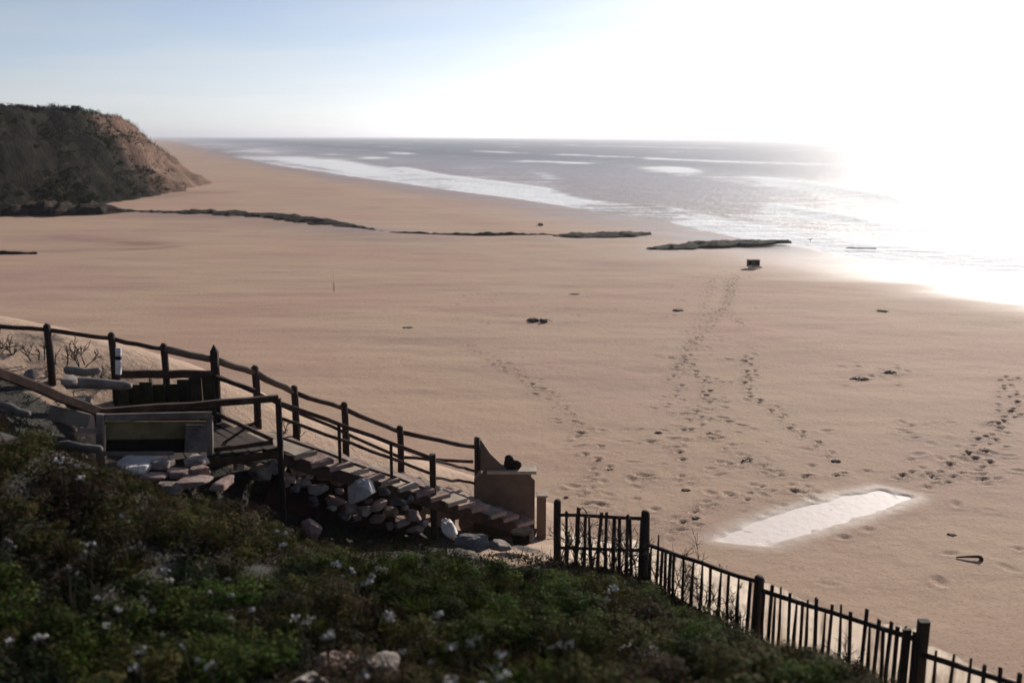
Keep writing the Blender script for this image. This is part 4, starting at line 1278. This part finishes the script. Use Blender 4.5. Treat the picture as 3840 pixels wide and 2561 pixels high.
shade_rock('shade_band', SHADE_A, .30, 2.1, 'long dark relief standing in for a shadow band, tapering across the beach from the headland', 3)
shade_rock('shade_band', SHADE_B, .18, 1.3, 'dark low relief standing in for shade in the middle of the beach', 4)
shade_rock('shade_band', SHADE_C, .16, 1.3, 'dark low relief standing in for shade nearest the bright water', 5)
shade_rock('shade_band', [tuple(flat(u, v).xy) for u, v in ((-60, 493), (100, 491), (220, 489), (330, 487))], 1.1, 3.5, 'dark apron standing in for shade along the foot of the headland', 6)  # dark strip standing in for the shadow at the cliff foot
shade_rock('shade_band', [tuple(flat(u, v).xy) for u, v in ((880, 536), (1000, 539), (1150, 540), (1290, 541))], .14, .5, 'thin dark line standing in for shade between the long and middle bands', 9)
shade_rock('seaweed_line', [tuple(flat(u, v).xy) for u, v in ((-30, 581), (20, 582), (85, 582))], .10, .5, 'dark line of seaweed on the sand at the far left', 7)

# open box on the sand
bx = flat(1731, 612); box = thing('open_crate', 'black open fronted crate with a pale post inside on the sand', 'crate', (bx.x, bx.y, 0), absolute=True)
W, Hh, Dp = .72, .40, .45
x, y = bx.x, bx.y
for lo, hi, n, m_ in (((x - W / 2, y, .0), (x - W / 2 + .03, y + Dp, Hh), 'side_panel', 'black'), ((x + W / 2 - .03, y, 0), (x + W / 2, y + Dp, Hh), 'side_panel', 'black'),
                      ((x - W / 2 + .03, y + Dp - .03, 0), (x + W / 2 - .03, y + Dp, Hh), 'back_panel', 'black'), ((x - W / 2 - .01, y - .02, Hh + .002), (x + W / 2 + .01, y + Dp + .01, Hh + .04), 'top_panel', 'black'),
                      ((x - .05, y + .1, .0), (x + .05, y + .2, Hh - .08), 'post', 'palewood'), ((x - W / 2 - .02, y - .22, -.03), (x + W / 2 + .06, y - .03, .045), 'sill', 'coping'), ((x - W / 2 - .05, y - .27, -.03), (x + W / 2 + .09, y - .222, .02), 'edge_board', 'black')):
    mb = MB(); mb.box(lo, hi); mb.build(n, M[m_], box)
# driftwood in the shallows and on the sand
a, b = flat(1942, 572, -.28), flat(2012, 573, -.28); mb = MB(); L = b - a
mb.tube([a + L * t + up * (.12 + random.gauss(0, .01)) for t in (0, .1, .35, .7, .95, 1)], [.03, .06, .07, .06, .07, .05], 8)
tag(mb.build('driftwood', M['white'], smooth=True), 'pale straight driftwood log stranded in the bright shallows', 'driftwood')
a = flat(2195, 1280); b = flat(2248, 1284); mb = MB(); L = b - a
mb.tube([a + up * .02, a + L * .5 + up * .05, b + up * .07], [.012, .022, .032], 7); mb.tube([b + up * .075, b + Vector((.03, -.02, .03)), b + Vector((.02, -.07, -.03))], [.04, .042, .03], 7)
tag(mb.build('driftwood', M['twig'], smooth=True), 'dark hooked driftwood stick on the sand above the fence', 'driftwood')
mb = MB(); a, b = flat(755, 600), flat(768, 668)
mb.tube([a + up * .01, a.lerp(b, .4) + Vector((.15, 0, .008)), b + up * .006], [.006, .010, .008], 6)
tag(mb.build('driftwood', M['coping'], smooth=True), 'thin curved branch half buried in the middle sand', 'driftwood')
# gull
g = flat(1860, 554, -.2); gull = thing('gull', 'small grey gull standing in the bright shallows', 'bird', tuple(g), absolute=True)
mb = MB(); mb.lump(g + up * .30, (.20, .08, .08), 1.0, 1, .05); mb.lump(g + Vector((.22, 0, .42)), (.06, .05, .055), 1.0, 2, .03); mb.tube([g + Vector((.17, 0, .33)), g + Vector((.21, 0, .40))], [.06, .045], 8)
mb.tube([g + Vector((-.2, 0, .30)), g + Vector((-.42, 0, .32))], [.06, .015], 6); mb.build('body', M['gull'], gull, True)
mb = MB(); mb.tube([g + Vector((.27, 0, .42)), g + Vector((.34, 0, .405))], [.016, .005], 6); mb.build('beak', M['yellow'], gull)
for s_ in (-1, 1):
    mb = MB(); mb.tube([g + Vector((0, .04 * s_, .25)), g + Vector((.01, .04 * s_, -.1))], .012, 5); mb.build('leg', M['black'], gull)
gull.scale = (.6, .6, .6)
# wrack
WR = [(1243, 737, .42, .18, 'largest clump of dark seaweed in the middle of the sand'), (1557, 713, .24, .1, 'red brown clump of seaweed left of the footprint trail'), (1975, 870, .30, .08, 'flat seaweed clump on the right sand, left of two'), (2045, 855, .2, .08, 'seaweed clump on the right sand, right of two'), (2025, 713, .26, .05, 'flat dark scrap near the wet sand on the right'), (1168, 788, .14, .05, 'small dark scrap below the largest seaweed clump'), (1240, 516, .3, .25, 'distant seaweed heap behind the dark shade band'), (935, 752, .2, .06, 'faint seaweed scrap left of the largest clump'),
      (1512, 993, .1, .05, 'dark scrap left of the winding footprints'), (1720, 1057, .12, .05, 'dark scrap at the end of the winding footprints'), (1920, 1058, .12, .05, 'dark scrap at the end of the right footprints'), (1575, 1125, .1, .04, 'dark scrap above the gate twigs'), (1598, 1189, .1, .03, 'dark scrap nearest the rail right of the gate'), (1375, 1058, .09, .04, 'dark scrap above the gate'), (1400, 1077, .08, .03, 'tiny dark scrap right of the one above the gate'), (2185, 1227, .08, .03, 'tiny scrap on the smooth sand right of the pool'), (1300, 1141, .05, .03, 'tiny pebble beside the left gate post'), (1320, 675, .2, .05, 'faint seaweed scrap above and right of the largest clump')]
random.seed(51)
for i, (u, v, a, h, lab) in enumerate(WR):
    p = flat(u, v); mb = MB()
    for k in range(7):
        o = Vector((random.gauss(0, a * .45), random.gauss(0, a * .3), h * .15))
        mb.lump(o, (a * random.uniform(.2, .5), a * random.uniform(.15, .35), h * random.uniform(.3, .7)), .9, i * 7 + k, .4, 2.5, 10, 6)
    for k in range(16):
        d = Vector((random.gauss(0, 1), random.gauss(0, .6), 0)).normalized()
        mb.tube([d * a * .2 + up * h * .3, d * a * .7 + up * h * random.uniform(.2, .7), d * a * random.uniform(.9, 1.3) + up * .005], [.012, .009, .004], 4)
    o = mb.build('seaweed_clump', M['weed'], smooth=True); o.location = p
    tag(o, lab, 'seaweed', 'seaweed scraps on the sand')

# ------------------------------------------------------------------ haze added for the sunward glare veil
hb = MB(); hb.add([(x, y, z) for x in (-16000, 16000) for y in (-2000, 24000) for z in (-6, 48)], [(0, 1, 3, 2), (4, 6, 7, 5), (0, 4, 5, 1), (2, 3, 7, 6), (0, 2, 6, 4), (1, 5, 7, 3)])
hm = bpy.data.materials.new('glare_haze'); hm.use_nodes = True
hn = hm.node_tree; hn.nodes.remove(hn.nodes['Principled BSDF'])
pv = hn.nodes.new('ShaderNodeVolumePrincipled'); pv.inputs['Density'].default_value = .0002; pv.inputs['Anisotropy'].default_value = .7; pv.inputs['Color'].default_value = (.96, .96, 1, 1)
hn.links.new(pv.outputs[0], hn.nodes['Material Output'].inputs['Volume'])
tag(hb.build('haze', hm), kind='stuff')

# ------------------------------------------------------------------ light
SUN_AZ, SUN_EL = R(30.5), R(21)
w = bpy.data.worlds.new('World'); S.world = w; w.use_nodes = True
nt = w.node_tree; bg = nt.nodes['Background']
sky = nt.nodes.new('ShaderNodeTexSky'); sky.sky_type = 'NISHITA'; sky.sun_disc = False
sky.sun_elevation = SUN_EL; sky.sun_rotation = SUN_AZ
sky.air_density = .6; sky.dust_density = .55; sky.ozone_density = 3.0; sky.altitude = 0
hs = nt.nodes.new('ShaderNodeHueSaturation'); hs.inputs['Saturation'].default_value = .82
nt.links.new(sky.outputs[0], hs.inputs['Color'])
# thin high cloud: streaks laid out by direction on a flat layer overhead
geo = nt.nodes.new('ShaderNodeTexCoord'); sep = nt.nodes.new('ShaderNodeSeparateXYZ'); nt.links.new(geo.outputs['Generated'], sep.inputs[0])
zz = math_(nt, 'ADD', math_(nt, 'ABSOLUTE', sep.outputs[2]), .06)
cbx = nt.nodes.new('ShaderNodeCombineXYZ')
nt.links.new(math_(nt, 'DIVIDE', sep.outputs[0], zz), cbx.inputs[0]); nt.links.new(math_(nt, 'DIVIDE', sep.outputs[1], zz), cbx.inputs[1])
mpp = nt.nodes.new('ShaderNodeMapping'); mpp.inputs['Scale'].default_value = (.35, .8, 1); mpp.inputs['Rotation'].default_value = (0, 0, -.25)
nt.links.new(cbx.outputs[0], mpp.inputs['Vector'])
cl = ramp(nt, noise(nt, mpp.outputs[0], 1.0, 6, .55, .6), [(.44, (0, 0, 0)), (.75, (1, 1, 1))])
lum = nt.nodes.new('ShaderNodeRGBToBW'); nt.links.new(hs.outputs[0], lum.inputs[0])
wh = nt.nodes.new('ShaderNodeCombineColor')
for k_ in range(3): nt.links.new(math_(nt, 'ADD', math_(nt, 'MULTIPLY', lum.outputs[0], 1.15), .6), wh.inputs[k_])
hz_ = math_(nt, 'MULTIPLY', math_(nt, 'POWER', math_(nt, 'SUBTRACT', 1.0, math_(nt, 'ABSOLUTE', sep.outputs[2]), True), 14.0), .75)
low = mix(nt, hz_, hs.outputs[0], wh.outputs[0])      # whitish sea air low over the horizon
nt.links.new(mix(nt, math_(nt, 'MULTIPLY', cl, .45), low, wh.outputs[0]), bg.inputs[0]); bg.inputs[1].default_value = .07
sd = bpy.data.lights.new('sun', 'SUN'); sd.energy = 4.0; sd.angle = R(.6); sd.color = (1, .93, .84)
so = bpy.data.objects.new('sun', sd); COL.objects.link(so)
so.rotation_euler = (R(90) - SUN_EL, 0, math.pi - SUN_AZ)
S.view_settings.view_transform = 'Standard'; S.view_settings.look = 'None'
S.view_settings.exposure = .61; S.view_settings.gamma = 1
S.cycles.use_denoising = True
S.cycles.max_bounces = 6
